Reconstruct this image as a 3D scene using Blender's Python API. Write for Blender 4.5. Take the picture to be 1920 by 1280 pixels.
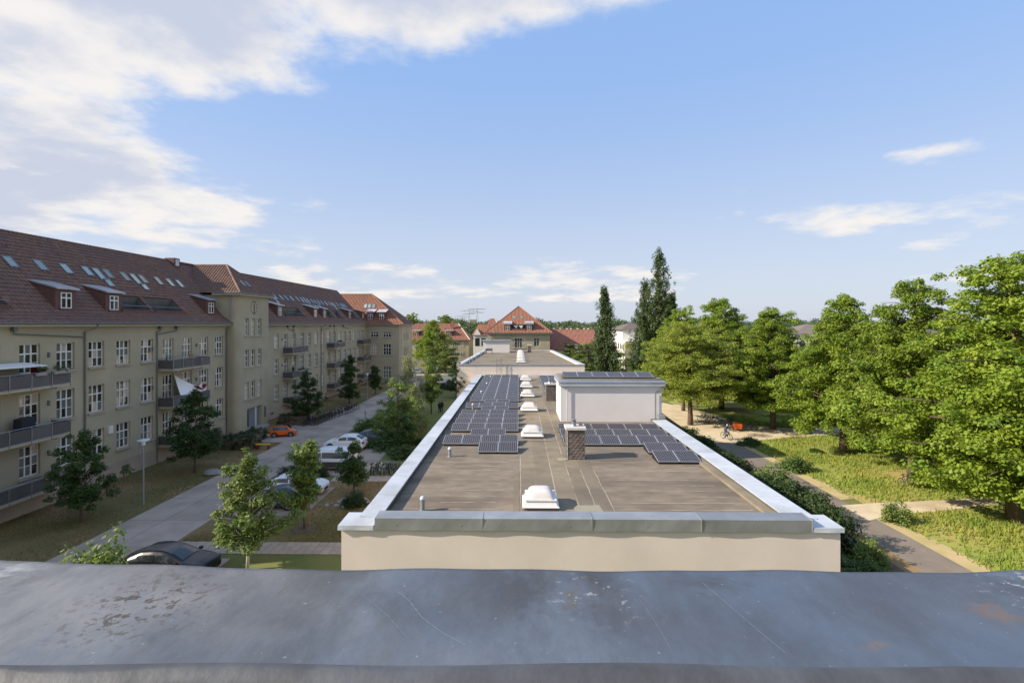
import bpy, math, random
import numpy as np
from mathutils import Vector, Matrix
R = math.radians
scene = bpy.context.scene
for o in list(bpy.data.objects): bpy.data.objects.remove(o)
COL = scene.collection

# ---------------------------------------------------------------- camera
CH = 13.5            # eye height above the ground, metres
FPX = 950.0          # focal length in photograph pixels (1920 wide)
HY = 607.0           # horizon row in the photograph
TH = math.atan(13 / 950.0)
cam = bpy.data.cameras.new('camera'); camo = bpy.data.objects.new('camera', cam); COL.objects.link(camo)
camo.location = (0, 0, CH); camo.rotation_euler = (R(90), 0, TH)
cam.sensor_width = 36; cam.lens = 36 * FPX / 1920; cam.shift_y = -(640 - HY) / 1920
cam.clip_start = 0.05; cam.clip_end = 9000
scene.camera = camo

# ---------------------------------------------------------------- sun, sky, exposure
SUN_EL, SUN_DRIFT = 30.0, 12.0      # light travels +X with a little +Y
ld = Vector((math.cos(R(SUN_EL)) * math.cos(R(SUN_DRIFT)), math.cos(R(SUN_EL)) * math.sin(R(SUN_DRIFT)), -math.sin(R(SUN_EL))))
sl = bpy.data.lights.new('sun', 'SUN'); sl.energy = 5.0; sl.angle = R(0.55); sl.color = (1, .89, .74)
so = bpy.data.objects.new('sun', sl); COL.objects.link(so); so.location = (-60, -10, 60)
so.rotation_euler = ld.to_track_quat('-Z', 'Y').to_euler()
scene.view_settings.view_transform = 'Standard'; scene.view_settings.look = 'None'
scene.view_settings.exposure = 0.62; scene.view_settings.gamma = 1
scene.render.engine = 'CYCLES'

world = bpy.data.worlds.new('World'); scene.world = world; world.use_nodes = True
wt = world.node_tree; wt.nodes.clear()
def wn(t, **k):
    n = wt.nodes.new(t)
    for a, b in k.items(): setattr(n, a, b)
    return n
def wlink(s, d):
    if isinstance(s, (int, float)): d.default_value = s
    else: wt.links.new(s, d)
def wm(op, a, b=0.0, c=0.0):
    n = wn('ShaderNodeMath', operation=op)
    wlink(a, n.inputs[0]); wlink(b, n.inputs[1]); wlink(c, n.inputs[2])
    return n.outputs[0]
def wsmooth(x, a, b):
    n = wn('ShaderNodeMapRange', interpolation_type='SMOOTHSTEP')
    wlink(x, n.inputs[0]); n.inputs[1].default_value = a; n.inputs[2].default_value = b
    return n.outputs[0]
sky = wn('ShaderNodeTexSky', sky_type='NISHITA'); sky.sun_disc = False
sky.sun_elevation = R(SUN_EL); sky.sun_rotation = math.atan2(-ld.x, -ld.y)
sky.altitude = 50; sky.air_density = 1.0; sky.dust_density = 1.2; sky.ozone_density = 2.0
tc = wn('ShaderNodeTexCoord'); sp = wn('ShaderNodeSeparateXYZ'); wt.links.new(tc.outputs['Generated'], sp.inputs[0])
dx, dy, dz = sp.outputs
az = wm('MULTIPLY', wm('ARCTAN2', dx, dy), 57.2958); el = wm('MULTIPLY', wm('ARCSINE', dz), 57.2958)
den = wm('ADD', wm('MAXIMUM', dz, 0.0), 0.16)
def cloud_noise(ox, oy, scale, detail, rough=.58):
    cb = wn('ShaderNodeCombineXYZ')
    wlink(wm('ADD', wm('DIVIDE', dx, den), ox), cb.inputs[0]); wlink(wm('ADD', wm('DIVIDE', dy, den), oy), cb.inputs[1])
    n = wn('ShaderNodeTexNoise'); n.inputs['Scale'].default_value = scale; n.inputs['Detail'].default_value = detail
    n.inputs['Roughness'].default_value = rough; wt.links.new(cb.outputs[0], n.inputs['Vector'])
    return n.outputs[0]
def ell(a0, e0, ra, re, top=1.0):
    u = wm('DIVIDE', wm('SUBTRACT', az, a0), ra); v = wm('DIVIDE', wm('SUBTRACT', el, e0), re)
    d = wm('SQRT', wm('ADD', wm('MULTIPLY', u, u), wm('MULTIPLY', v, v)))
    return wm('MINIMUM', wm('MAXIMUM', wm('SUBTRACT', 1.0, d), -1.2), top)
bias = -1.2
for e in ((-48, 11.5, 22, 9.0), (-56, 22, 20, 7), (-40, 30, 24, 8.5), (-12, 33.5, 24, 7.5), (12, 36, 15, 6, .8), (-120, 30, 50, 16), (130, 38, 50, 12),
          (-18, 4.3, 16, 2.2, .16), (7, 4.6, 11, 2.4, .20), (35, 12, 15, 3.0, .02), (46, 6, 9, 2.6, .12), (180, 20, 40, 9, .7)):
    bias = wm('MAXIMUM', bias, ell(*e))
n1 = cloud_noise(3.1, 1.7, 1.5, 9); n1b = cloud_noise(3.1 - .10, 1.7 - .03, 1.5, 9)
base = wm('ADD', wm('MULTIPLY', bias, 1.0), wm('MULTIPLY', wm('SUBTRACT', n1, .50), 2.7))
dens = wsmooth(base, -0.02, .46)
lit = wm('MULTIPLY', wm('SUBTRACT', n1, n1b), 5.0)
thick = wsmooth(base, .22, .95)
shade = wm('SUBTRACT', wm('ADD', .98, wm('MULTIPLY', lit, .38)), wm('MULTIPLY', thick, .40))
shade = wm('MINIMUM', wm('MAXIMUM', shade, .6), 1.12)
cc = wn('ShaderNodeMix', data_type='RGBA'); wlink(wsmooth(shade, .62, 1.0), cc.inputs[0])
cc.inputs[6].default_value = (4.6, 4.95, 5.9, 1); cc.inputs[7].default_value = (7.3, 7.0, 6.7, 1)
mx = wn('ShaderNodeMix', data_type='RGBA'); wlink(wm('MULTIPLY', dens, .94), mx.inputs[0])
# a thin veil of haze low over the horizon and thin high cloud over the blue
veil = wn('ShaderNodeMix', data_type='RGBA')
hz = wn('ShaderNodeMix', data_type='RGBA'); wlink(wsmooth(el, -1.0, 30.0), hz.inputs[0])
hz.inputs[6].default_value = (5.3, 5.75, 6.7, 1); hz.inputs[7].default_value = (2.9, 4.7, 8.3, 1)
wlink(wm('ADD', .70, wm('MULTIPLY', wsmooth(el, 22.0, 0.0), .12)), veil.inputs[0])
wt.links.new(sky.outputs[0], veil.inputs[6]); wt.links.new(hz.outputs[2], veil.inputs[7])
wt.links.new(veil.outputs[2], mx.inputs[6]); wt.links.new(cc.outputs[2], mx.inputs[7])
bg = wn('ShaderNodeBackground'); bg.inputs[1].default_value = 0.085
wt.links.new(mx.outputs[2], bg.inputs[0])
wo = wn('ShaderNodeOutputWorld'); wt.links.new(bg.outputs[0], wo.inputs[0])

# ---------------------------------------------------------------- photograph pixel -> place
def ray(x, y):
    r = Vector((math.cos(TH), math.sin(TH), 0)); f = Vector((-math.sin(TH), math.cos(TH), 0))
    return f + r * ((x - 960) / FPX) + Vector((0, 0, (HY - y) / FPX))
CP = Vector((0, 0, CH))
def G(x, y, h=0.0):
    d = ray(x, y); return CP + d * ((h - CH) / d.z)
def WX(x, y, X):
    d = ray(x, y); return CP + d * (X / d.x)
def WY(x, y, Y):
    d = ray(x, y); return CP + d * (Y / d.y)
def WP(x, y, p, n):
    d = ray(x, y); return CP + d * ((Vector(p) - CP).dot(Vector(n)) / d.dot(Vector(n)))

# ---------------------------------------------------------------- materials
MATS = {}
def mat(name, col, rough=.8, col2=None, scale=1.0, detail=5, mix=(.35, .65), bump=0.0, bscale=None, metal=0.0, spec=.5,
        rnd=0.0, trans=0.0, stretch=None, col3=None, scale3=.1):
    m = bpy.data.materials.new(name); m.use_nodes = True; nt = m.node_tree; N = nt.nodes; L = nt.links
    b = N['Principled BSDF']; b.inputs['Roughness'].default_value = rough; b.inputs['Metallic'].default_value = metal
    b.inputs['Specular IOR Level'].default_value = spec
    c4 = lambda c: (c[0], c[1], c[2], 1)
    tcn = N.new('ShaderNodeTexCoord'); mp = N.new('ShaderNodeMapping'); L.new(tcn.outputs['Object'], mp.inputs[0])
    if stretch: mp.inputs['Scale'].default_value = stretch
    out = None
    if col2 is not None:
        n = N.new('ShaderNodeTexNoise'); n.inputs['Scale'].default_value = scale; n.inputs['Detail'].default_value = detail
        n.inputs['Roughness'].default_value = .6; L.new(mp.outputs[0], n.inputs['Vector'])
        mr = N.new('ShaderNodeMapRange'); mr.inputs[1].default_value = mix[0]; mr.inputs[2].default_value = mix[1]
        L.new(n.outputs[0], mr.inputs[0])
        mi = N.new('ShaderNodeMix'); mi.data_type = 'RGBA'; L.new(mr.outputs[0], mi.inputs[0])
        mi.inputs[6].default_value = c4(col); mi.inputs[7].default_value = c4(col2); out = mi.outputs[2]
    else:
        rgb = N.new('ShaderNodeRGB'); rgb.outputs[0].default_value = c4(col); out = rgb.outputs[0]
    if col3 is not None:
        n = N.new('ShaderNodeTexNoise'); n.inputs['Scale'].default_value = scale3; n.inputs['Detail'].default_value = 4
        L.new(mp.outputs[0], n.inputs['Vector'])
        mr = N.new('ShaderNodeMapRange'); mr.inputs[1].default_value = .48; mr.inputs[2].default_value = .68; L.new(n.outputs[0], mr.inputs[0])
        mi = N.new('ShaderNodeMix'); mi.data_type = 'RGBA'; L.new(mr.outputs[0], mi.inputs[0])
        L.new(out, mi.inputs[6]); mi.inputs[7].default_value = c4(col3); out = mi.outputs[2]
    if rnd:
        oi = N.new('ShaderNodeObjectInfo'); hs = N.new('ShaderNodeHueSaturation')
        mr = N.new('ShaderNodeMapRange'); mr.inputs[3].default_value = 1 - rnd; mr.inputs[4].default_value = 1 + rnd
        L.new(oi.outputs['Random'], mr.inputs[0]); L.new(mr.outputs[0], hs.inputs['Value']); L.new(out, hs.inputs['Color']); out = hs.outputs[0]
    L.new(out, b.inputs['Base Color'])
    if bump:
        n = N.new('ShaderNodeTexNoise'); n.inputs['Scale'].default_value = bscale or scale * 6; n.inputs['Detail'].default_value = 6
        L.new(mp.outputs[0], n.inputs['Vector'])
        bp = N.new('ShaderNodeBump'); bp.inputs['Strength'].default_value = bump; bp.inputs['Distance'].default_value = .03
        L.new(n.outputs[0], bp.inputs['Height']); L.new(bp.outputs[0], b.inputs['Normal'])
    if trans:
        tr = N.new('ShaderNodeBsdfTranslucent'); L.new(out, tr.inputs[0]); ms = N.new('ShaderNodeMixShader'); ms.inputs[0].default_value = trans
        L.new(b.outputs[0], ms.inputs[1]); L.new(tr.outputs[0], ms.inputs[2]); L.new(ms.outputs[0], N['Material Output'].inputs[0])
    MATS[name] = m
    return m
mat('render', (.385, .335, .225), .9, (.44, .385, .265), .35, 6, bump=.15, bscale=18, col3=(.345, .31, .215), scale3=.12)
mat('plinth', (.42, .335, .255), .9, (.35, .285, .22), .5, 6, bump=.15, bscale=14)
mat('tile', (.135, .068, .043), .7, (.225, .125, .085), 2.6, 7, bump=.1, bscale=30, col3=(.15, .09, .07), scale3=.25)
mat('tile2', (.25, .105, .06), .8, (.35, .155, .09), 2.2, 7, bump=.1, bscale=20, col3=(.24, .115, .07), scale3=.2)
mat('tile3', (.25, .105, .07), .8, (.32, .145, .10), 1.5, 7)
mat('dormer', (.115, .05, .04), .7, (.145, .065, .05), 2, 5)
mat('cream', (.46, .40, .28), .8, (.41, .36, .25), 1.0, 5)
mat('whitepaint', (.78, .76, .70), .5, (.70, .68, .62), 3, 4)
mat('sill', (.43, .37, .275), .85, (.38, .33, .25), 2, 4)
mat('zinc', (.37, .375, .37), .45, (.47, .475, .47), .8, 7, metal=.65, rnd=.10, bump=.05, bscale=3, col3=(.36, .37, .37), scale3=.6)
mat('zincdark', (.13, .14, .14), .45, (.19, .20, .20), 1.4, 6, metal=.5, rnd=.08)
mat('zinclight', (.52, .55, .59), .5, (.62, .64, .66), .9, 7, metal=.25, rnd=.07, col3=(.47, .48, .49), scale3=.5, bump=.04, bscale=4)
mat('metal', (.32, .33, .34), .4, (.38, .39, .40), 4, 3, metal=.7)
mat('pipe', (.15, .16, .16), .5, (.19, .19, .18), 2, 4, metal=.4)
mat('balcony', (.085, .08, .077), .6, (.105, .10, .095), 1.2, 4, rnd=.15)
mat('concrete', (.34, .315, .29), .9, (.42, .39, .355), .4, 8, bump=.2, bscale=20, rnd=.06, col3=(.30, .28, .26), scale3=.3)
mat('slabs', (.375, .285, .215), .9, (.455, .35, .27), .5, 8, bump=.2, bscale=20, rnd=.07, col3=(.31, .24, .185), scale3=.35)
mat('paver', (.38, .30, .22), .9, (.45, .36, .275), 3, 6, bump=.2, bscale=10, rnd=.1)
mat('asphalt', (.185, .15, .115), .9, (.235, .19, .15), .6, 8, bump=.2, bscale=30)
mat('sand', (.56, .455, .30), .95, (.66, .55, .375), .8, 8, bump=.3, bscale=12, col3=(.48, .38, .26), scale3=.3)
mat('soil', (.10, .075, .05), 1, (.16, .12, .075), 2, 6, bump=.4, bscale=15)
mat('ground', (.10, .12, .03), 1, (.16, .16, .045), .25, 8)
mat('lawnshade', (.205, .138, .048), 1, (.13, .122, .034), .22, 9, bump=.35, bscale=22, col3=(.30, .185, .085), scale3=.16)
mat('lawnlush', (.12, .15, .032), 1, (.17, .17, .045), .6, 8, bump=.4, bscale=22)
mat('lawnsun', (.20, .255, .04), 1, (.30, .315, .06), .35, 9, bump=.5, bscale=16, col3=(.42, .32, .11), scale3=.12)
mat('drygrass', (.52, .385, .20), 1, (.40, .33, .13), .8, 9, bump=.5, bscale=16)
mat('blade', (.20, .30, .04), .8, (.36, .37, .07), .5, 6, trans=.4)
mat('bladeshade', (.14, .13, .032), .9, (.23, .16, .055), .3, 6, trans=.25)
mat('stucco', (.74, .635, .54), .92, (.78, .675, .58), .7, 7, bump=.25, bscale=26, col3=(.70, .60, .51), scale3=.3)
mat('stuccowhite', (.70, .655, .63), .92, (.74, .69, .665), .7, 7, bump=.12, bscale=30)
mat('bitumen', (.155, .123, .088), .95, (.235, .19, .14), 1.6, 9, bump=.35, bscale=34, rnd=.08, col3=(.125, .098, .072), scale3=.42, stretch=(.5, 1, 1))
mat('bitumen2', (.175, .143, .098), .95, (.235, .195, .135), 1.2, 8, bump=.35, bscale=30, rnd=.1, col3=(.15, .12, .09), scale3=.3)
mat('patch', (.25, .235, .165), .95, (.30, .275, .20), 2, 7)
mat('seam', (.40, .345, .255), .95, (.29, .245, .175), 1.5, 8)
mat('dome', (.68, .62, .575), .22, (.64, .585, .545), 1.5, 3)
mat('domewhite', (.74, .72, .69), .45, (.68, .665, .635), 3, 3)
mat('mark', (.15, .13, .10), .8)
mat('shingle', (.12, .095, .08), .85, (.17, .135, .115), 3, 5, rnd=.22)
mat('chimneyedge', (.55, .52, .49), .8, (.62, .59, .55), 3, 4)
mat('black', (.012, .012, .013), .5)
mat('rubber', (.02, .02, .02), .8)
mat('bark', (.10, .068, .045), 1, (.16, .115, .08), 6, 6, bump=.5, bscale=12, stretch=(1, 1, .25))
mat('barkpale', (.42, .38, .31), .95, (.5, .46, .4), 4, 5, bump=.2, bscale=10)
LS = dict(scale=.45, detail=4, mix=(.3, .7))
def leaf(name, a, b, tr=.3, rnd=.12): mat(name, a, .55, b, trans=tr, rnd=rnd, spec=.3, **LS)
leaf('leaf_maple', (.145, .235, .026), (.30, .375, .042), .40)
leaf('leaf_locust', (.20, .26, .032), (.31, .35, .05), .38)
leaf('leaf_poplar', (.065, .105, .035), (.12, .165, .055), .25)
leaf('leaf_young', (.045, .085, .022), (.085, .135, .03))
leaf('leaf_light', (.13, .20, .04), (.23, .28, .065))
leaf('leaf_birch', (.16, .19, .065), (.25, .27, .105))
leaf('leaf_bush', (.06, .105, .026), (.11, .165, .04))
leaf('leaf_hedge', (.035, .062, .018), (.06, .095, .025))
leaf('leaf_far', (.062, .098, .042), (.115, .155, .062), .2)
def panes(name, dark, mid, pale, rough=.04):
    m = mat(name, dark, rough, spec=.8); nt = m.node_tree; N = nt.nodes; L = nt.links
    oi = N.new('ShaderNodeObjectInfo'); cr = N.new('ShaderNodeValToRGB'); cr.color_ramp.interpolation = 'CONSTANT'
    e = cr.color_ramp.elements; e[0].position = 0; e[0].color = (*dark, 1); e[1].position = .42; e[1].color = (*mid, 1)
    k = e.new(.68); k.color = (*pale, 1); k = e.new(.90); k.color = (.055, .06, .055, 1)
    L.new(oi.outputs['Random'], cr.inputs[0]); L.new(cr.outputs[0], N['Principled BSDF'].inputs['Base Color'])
panes('pane', (.025, .023, .021), (.15, .16, .135), (.50, .42, .35))  # curtain tones and peach reflections painted into the pane colour, varied at random
panes('panefar', (.03, .03, .032), (.10, .105, .11), (.22, .22, .21))
mat('roofglass', (.26, .31, .29), .06, spec=.9, rnd=.45)
mat('carglass', (.02, .024, .028), .05, spec=.8)
# solar cells: a grid of cells printed on dark glass
def solar():
    m = mat('cells', (.02, .02, .03), .25, spec=.16); nt = m.node_tree; N = nt.nodes; L = nt.links; b = N['Principled BSDF']
    t = N.new('ShaderNodeTexCoord'); s = N.new('ShaderNodeSeparateXYZ'); L.new(t.outputs['Object'], s.inputs[0])
    def line(sock, period, width):
        a = N.new('ShaderNodeMath'); a.operation = 'MULTIPLY'; L.new(sock, a.inputs[0]); a.inputs[1].default_value = 1 / period
        f = N.new('ShaderNodeMath'); f.operation = 'FRACT'; L.new(a.outputs[0], f.inputs[0])
        c = N.new('ShaderNodeMath'); c.operation = 'LESS_THAN'; L.new(f.outputs[0], c.inputs[0]); c.inputs[1].default_value = width
        return c.outputs[0]
    g = N.new('ShaderNodeMath'); g.operation = 'MAXIMUM'
    L.new(line(s.outputs[0], .158, .13), g.inputs[0]); L.new(line(s.outputs[1], .172, .12), g.inputs[1])
    oi = N.new('ShaderNodeObjectInfo'); cm = N.new('ShaderNodeMix'); cm.data_type = 'RGBA'; L.new(oi.outputs['Random'], cm.inputs[0])
    cm.inputs[6].default_value = (.018, .016, .021, 1); cm.inputs[7].default_value = (.030, .024, .026, 1)
    mi = N.new('ShaderNodeMix'); mi.data_type = 'RGBA'; L.new(g.outputs[0], mi.inputs[0]); L.new(cm.outputs[2], mi.inputs[6])
    mi.inputs[7].default_value = (.20, .20, .22, 1); L.new(mi.outputs[2], b.inputs['Base Color'])
solar()
mat('panelframe', (.55, .55, .56), .35, metal=.6)
def coping_mat():
    m = mat('lead', (.082, .106, .143), .5, (.108, .134, .17), 1.6, 8, mix=(.3, .7), spec=.3, bump=.10, bscale=22); nt = m.node_tree; N = nt.nodes; L = nt.links
    b = N['Principled BSDF']; cur = b.inputs['Base Color'].links[0].from_socket; t = N.new('ShaderNodeTexCoord')
    def layer(cur, col, scale, lo, hi, loc, rad, stretch=(1, 1, 1), fac=1.0, detail=8):
        mp = N.new('ShaderNodeMapping'); L.new(t.outputs['Object'], mp.inputs[0]); mp.inputs['Scale'].default_value = stretch
        n = N.new('ShaderNodeTexNoise'); n.inputs['Scale'].default_value = scale; n.inputs['Detail'].default_value = detail; n.inputs['Roughness'].default_value = .65
        L.new(mp.outputs[0], n.inputs['Vector'])
        mr = N.new('ShaderNodeMapRange'); mr.inputs[1].default_value = lo; mr.inputs[2].default_value = hi; L.new(n.outputs[0], mr.inputs[0]); v = mr.outputs[0]
        if loc:
            d = N.new('ShaderNodeVectorMath'); d.operation = 'DISTANCE'; L.new(t.outputs['Object'], d.inputs[0]); d.inputs[1].default_value = loc
            dr = N.new('ShaderNodeMapRange'); dr.inputs[1].default_value = rad; dr.inputs[2].default_value = rad * .35; L.new(d.outputs['Value'], dr.inputs[0])
            k = N.new('ShaderNodeMath'); k.operation = 'MULTIPLY'; L.new(v, k.inputs[0]); L.new(dr.outputs[0], k.inputs[1]); v = k.outputs[0]
        k = N.new('ShaderNodeMath'); k.operation = 'MULTIPLY'; L.new(v, k.inputs[0]); k.inputs[1].default_value = fac
        mi = N.new('ShaderNodeMix'); mi.data_type = 'RGBA'; L.new(k.outputs[0], mi.inputs[0]); L.new(cur, mi.inputs[6]); mi.inputs[7].default_value = (*col, 1)
        return mi.outputs[2]
    cur = layer(cur, (.20, .20, .198), 1.3, .40, .62, (-1.1, 1.05, 12.9), 1.35, fac=.85)
    cur = layer(cur, (.065, .062, .066), 2.2, .48, .66, None, 1, (1, .6, 1), .55)
    cur = layer(cur, (.06, .066, .075), 5, .50, .62, None, 1, (1, .35, 1), .4)
    cur = layer(cur, (.06, .045, .03), 52, .53, .60, (-.80, 1.075, 12.9), .19, fac=.9)
    cur = layer(cur, (.11, .085, .06), 22, .54, .62, (.12, 1.13, 12.9), .16, fac=.7)
    cur = layer(cur, (.052, .05, .052), 6, .44, .60, (.08, 1.16, 12.9), .30, (1, .7, 1), fac=.75)
    cur = layer(cur, (.055, .054, .058), 5, .44, .60, (.50, 1.22, 12.9), .22, (1, 1.5, 1), fac=.7)
    cur = layer(cur, (.05, .052, .06), 5, .44, .60, (1.25, 1.24, 12.9), .35, (1, 1.5, 1), fac=.7)
    cur = layer(cur, (.07, .07, .07), 5, .44, .62, (-.35, 1.15, 12.9), .35, (1, .7, 1), fac=.6)
    cur = layer(cur, (.36,.36,.36), 46, .585, .62, (.17, 1.12, 12.9), .13, fac=.55)
    cur = layer(cur, (.42, .43, .45), 9, .45, .62, (-1.28, 1.15, 12.9), .17, (1, 2, 1), fac=.75)
    cur = layer(cur, (.36,.36,.35), 34, .58, .63, (1.20, 1.13, 12.9), .2, fac=.85)
    cur = layer(cur, (.17, .11, .07), 14, .50, .60, (1.0, 1.07, 12.9), .07, fac=.7)
    cur = layer(cur, (.17, .12, .08), 14, .50, .60, (.66, .98, 12.9), .06, fac=.6)
    cur = layer(cur, (.30, .31, .32), 60, .66, .70, None, 1, fac=.7)
    L.new(cur, b.inputs['Base Color'])
coping_mat()
mat('scratch', (.20, .22, .25), .5)
mat('membrane', (.05, .052, .056), .6, (.088, .094, .105), 7, 8, bump=.12, bscale=18)
def paint(name, c, metal=.25): return mat(name, c, .28, metal=metal, spec=.6)
paint('paint_black', (.012, .012, .015)); paint('paint_white', (.78, .77, .75), 0); paint('paint_blue', (.035, .055, .075)); paint('paint_brown', (.14, .115, .09), .4)
paint('paint_grey', (.10, .115, .12)); paint('paint_silver', (.42, .44, .47), .6); paint('paint_orange', (.85, .13, .008), 0); paint('paint_dark', (.03, .035, .045)); paint('paint_red', (.3, .02, .015), 0)
mat('lightglass', (.8, .8, .8), .1); mat('tail', (.35, .015, .01), .2); mat('fabricwhite', (.82, .80, .76), .9); mat('fabricred', (.20, .02, .022), .9)
mat('skin', (.5, .3, .22), .6); mat('cloth_dark', (.02, .022, .03), .9); mat('cloth_blue', (.05, .07, .12), .9); mat('cloth_grey', (.3, .3, .3), .9)
mat('wood', (.30, .17, .07), .7, (.36, .21, .10), 6, 4, stretch=(1, .2, 1)); mat('stone', (.27, .25, .22), .9, (.36, .34, .31), 3, 6, rnd=.25, bump=.3, bscale=9)
mat('steelgrey', (.30, .32, .34), .5, metal=.4); mat('yellow', (.75, .42, .04), .6); mat('terracotta', (.36, .17, .10), .9); mat('planter', (.33, .30, .27), .9)

# ---------------------------------------------------------------- mesh helpers
class MB:
    def __init__(s): s.v = []; s.f = []
    def add(s, vs, fs):
        k = len(s.v); s.v += [tuple(p) for p in vs]; s.f += [tuple(i + k for i in q) for q in fs]; return s
    def quad(s, *p): return s.add(p, [tuple(range(len(p)))])
    def box(s, x0, x1, y0, y1, z0, z1):
        x0, x1 = min(x0, x1), max(x0, x1); y0, y1 = min(y0, y1), max(y0, y1)
        return s.add([(x0, y0, z0), (x1, y0, z0), (x1, y1, z0), (x0, y1, z0), (x0, y0, z1), (x1, y0, z1), (x1, y1, z1), (x0, y1, z1)],
                     [(3, 2, 1, 0), (4, 5, 6, 7), (0, 1, 5, 4), (1, 2, 6, 5), (2, 3, 7, 6), (3, 0, 4, 7)])
    def prism(s, poly, z0, z1):
        n = len(poly)
        return s.add([(p[0], p[1], z0) for p in poly] + [(p[0], p[1], z1) for p in poly],
                     [tuple(range(n - 1, -1, -1)), tuple(range(n, 2 * n))] + [(i, (i + 1) % n, n + (i + 1) % n, n + i) for i in range(n)])
    def hexa(s, a, b):      # two matching quads joined to a solid
        return s.add(list(a) + list(b), [(3, 2, 1, 0), (4, 5, 6, 7), (0, 1, 5, 4), (1, 2, 6, 5), (2, 3, 7, 6), (3, 0, 4, 7)])
    def tube(s, pts, r, n=8, cap=True):
        pts = [Vector(p) for p in pts]; rs = r if isinstance(r, (list, tuple)) else [r] * len(pts); k = len(s.v)
        for i, p in enumerate(pts):
            d = (pts[min(i + 1, len(pts) - 1)] - pts[max(i - 1, 0)]); d = d.normalized() if d.length > 1e-9 else Vector((0, 0, 1))
            a = d.cross(Vector((0, 0, 1)) if abs(d.z) < .9 else Vector((1, 0, 0))).normalized(); b = d.cross(a)
            for j in range(n):
                t = 2 * math.pi * j / n; q = p + (a * math.cos(t) + b * math.sin(t)) * rs[i]; s.v.append(tuple(q))
        for i in range(len(pts) - 1):
            for j in range(n): s.f.append((k + i * n + j, k + i * n + (j + 1) % n, k + (i + 1) * n + (j + 1) % n, k + (i + 1) * n + j))
        if cap: s.f.append(tuple(k + j for j in range(n - 1, -1, -1))); s.f.append(tuple(k + (len(pts) - 1) * n + j for j in range(n)))
        return s
    def lathe(s, prof, c=(0, 0, 0), n=16):
        k = len(s.v)
        for (r, z) in prof:
            for j in range(n): t = 2 * math.pi * j / n; s.v.append((c[0] + r * math.cos(t), c[1] + r * math.sin(t), c[2] + z))
        for i in range(len(prof) - 1):
            for j in range(n): s.f.append((k + i * n + j, k + i * n + (j + 1) % n, k + (i + 1) * n + (j + 1) % n, k + (i + 1) * n + j))
        s.f.append(tuple(k + j for j in range(n - 1, -1, -1))); s.f.append(tuple(k + (len(prof) - 1) * n + j for j in range(n)))
        return s
    def ring(s, c, axis, r, t, n=18, m=5):
        ax = Vector(axis).normalized(); a = ax.orthogonal().normalized(); b = ax.cross(a); k = len(s.v); c = Vector(c)
        for i in range(n):
            u = 2 * math.pi * i / n; d = a * math.cos(u) + b * math.sin(u)
            for j in range(m): w = 2 * math.pi * j / m; s.v.append(tuple(c + d * (r + t * math.cos(w)) + ax * (t * math.sin(w))))
        for i in range(n):
            for j in range(m): s.f.append((k + i * m + j, k + ((i + 1) % n) * m + j, k + ((i + 1) % n) * m + (j + 1) % m, k + i * m + (j + 1) % m))
        return s
    def mesh(s, name, m, smooth=False):
        me = bpy.data.meshes.new(name); me.from_pydata(s.v, [], s.f); me.materials.append(MATS[m] if isinstance(m, str) else m); me.update()
        if smooth: me.polygons.foreach_set('use_smooth', [True] * len(me.polygons))
        return me
    def build(s, name, m, parent=None, smooth=False, loc=None, bevel=0):
        return put(name, s.mesh(name, m, smooth), parent, loc, bevel=bevel)
def put(name, me, parent=None, loc=None, rot=None, bevel=0):
    o = bpy.data.objects.new(name, me); COL.objects.link(o)
    if loc is not None: o.location = loc
    if rot is not None: o.rotation_euler = rot
    if parent is not None:
        o.parent = parent; t = Vector(parent.location)
        if not parent.get('local'): o.matrix_parent_inverse = Matrix.Translation(-t)
    if bevel:
        b = o.modifiers.new('bevel', 'BEVEL'); b.width = bevel; b.segments = 2
    return o
def tag(o, label=None, cat=None, group=None, kind=None):
    for k, v in (('label', label), ('category', cat), ('group', group), ('kind', kind)):
        if v: o[k] = v
    return o
def thing(name, label, cat, loc=(0, 0, 0), group=None, local=False):
    o = bpy.data.objects.new(name, None); COL.objects.link(o); o.location = loc; o.empty_display_size = .2
    if local: o['local'] = 1
    return tag(o, label, cat, group)
def struct(name, mb, m): return tag(mb.build(name, m), kind='structure')
KIDS = {}
def kids(o):
    if o.name not in KIDS: KIDS[o.name] = list(o.children)
    return KIDS[o.name]
def copy_tree(o, parent=None):
    c = o.copy(); COL.objects.link(c)
    if parent is not None: c.parent = parent
    for k in kids(o): copy_tree(k, c)
    return c
def place(proto, used, loc, rz=0, sc=1.0, label=None, group=None):
    o = proto if not used else copy_tree(proto)
    o.location = loc; o.rotation_euler = (0, 0, rz); o.scale = (sc, sc, sc) if isinstance(sc, (int, float)) else sc
    if label: o['label'] = label
    if group: o['group'] = group
    return o
ORD = ['first', 'second', 'third', 'fourth', 'fifth', 'sixth', 'seventh', 'eighth', 'ninth', 'tenth', 'eleventh', 'twelfth', 'thirteenth', 'fourteenth',
       'fifteenth', 'sixteenth', 'seventeenth', 'eighteenth', 'nineteenth', 'twentieth', 'twenty-first', 'twenty-second', 'twenty-third', 'twenty-fourth']
def np_mesh(name, verts, nper, m):
    """verts: (n*nper,3) array, faces of nper consecutive vertices"""
    n = len(verts) // nper; me = bpy.data.meshes.new(name); me.vertices.add(len(verts)); me.vertices.foreach_set('co', np.asarray(verts, np.float32).ravel())
    me.loops.add(len(verts)); me.loops.foreach_set('vertex_index', np.arange(len(verts), dtype=np.int32))
    me.polygons.add(n); me.polygons.foreach_set('loop_start', np.arange(0, n * nper, nper, dtype=np.int32))
    me.materials.append(MATS[m]); me.update(calc_edges=True); return me
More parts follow.
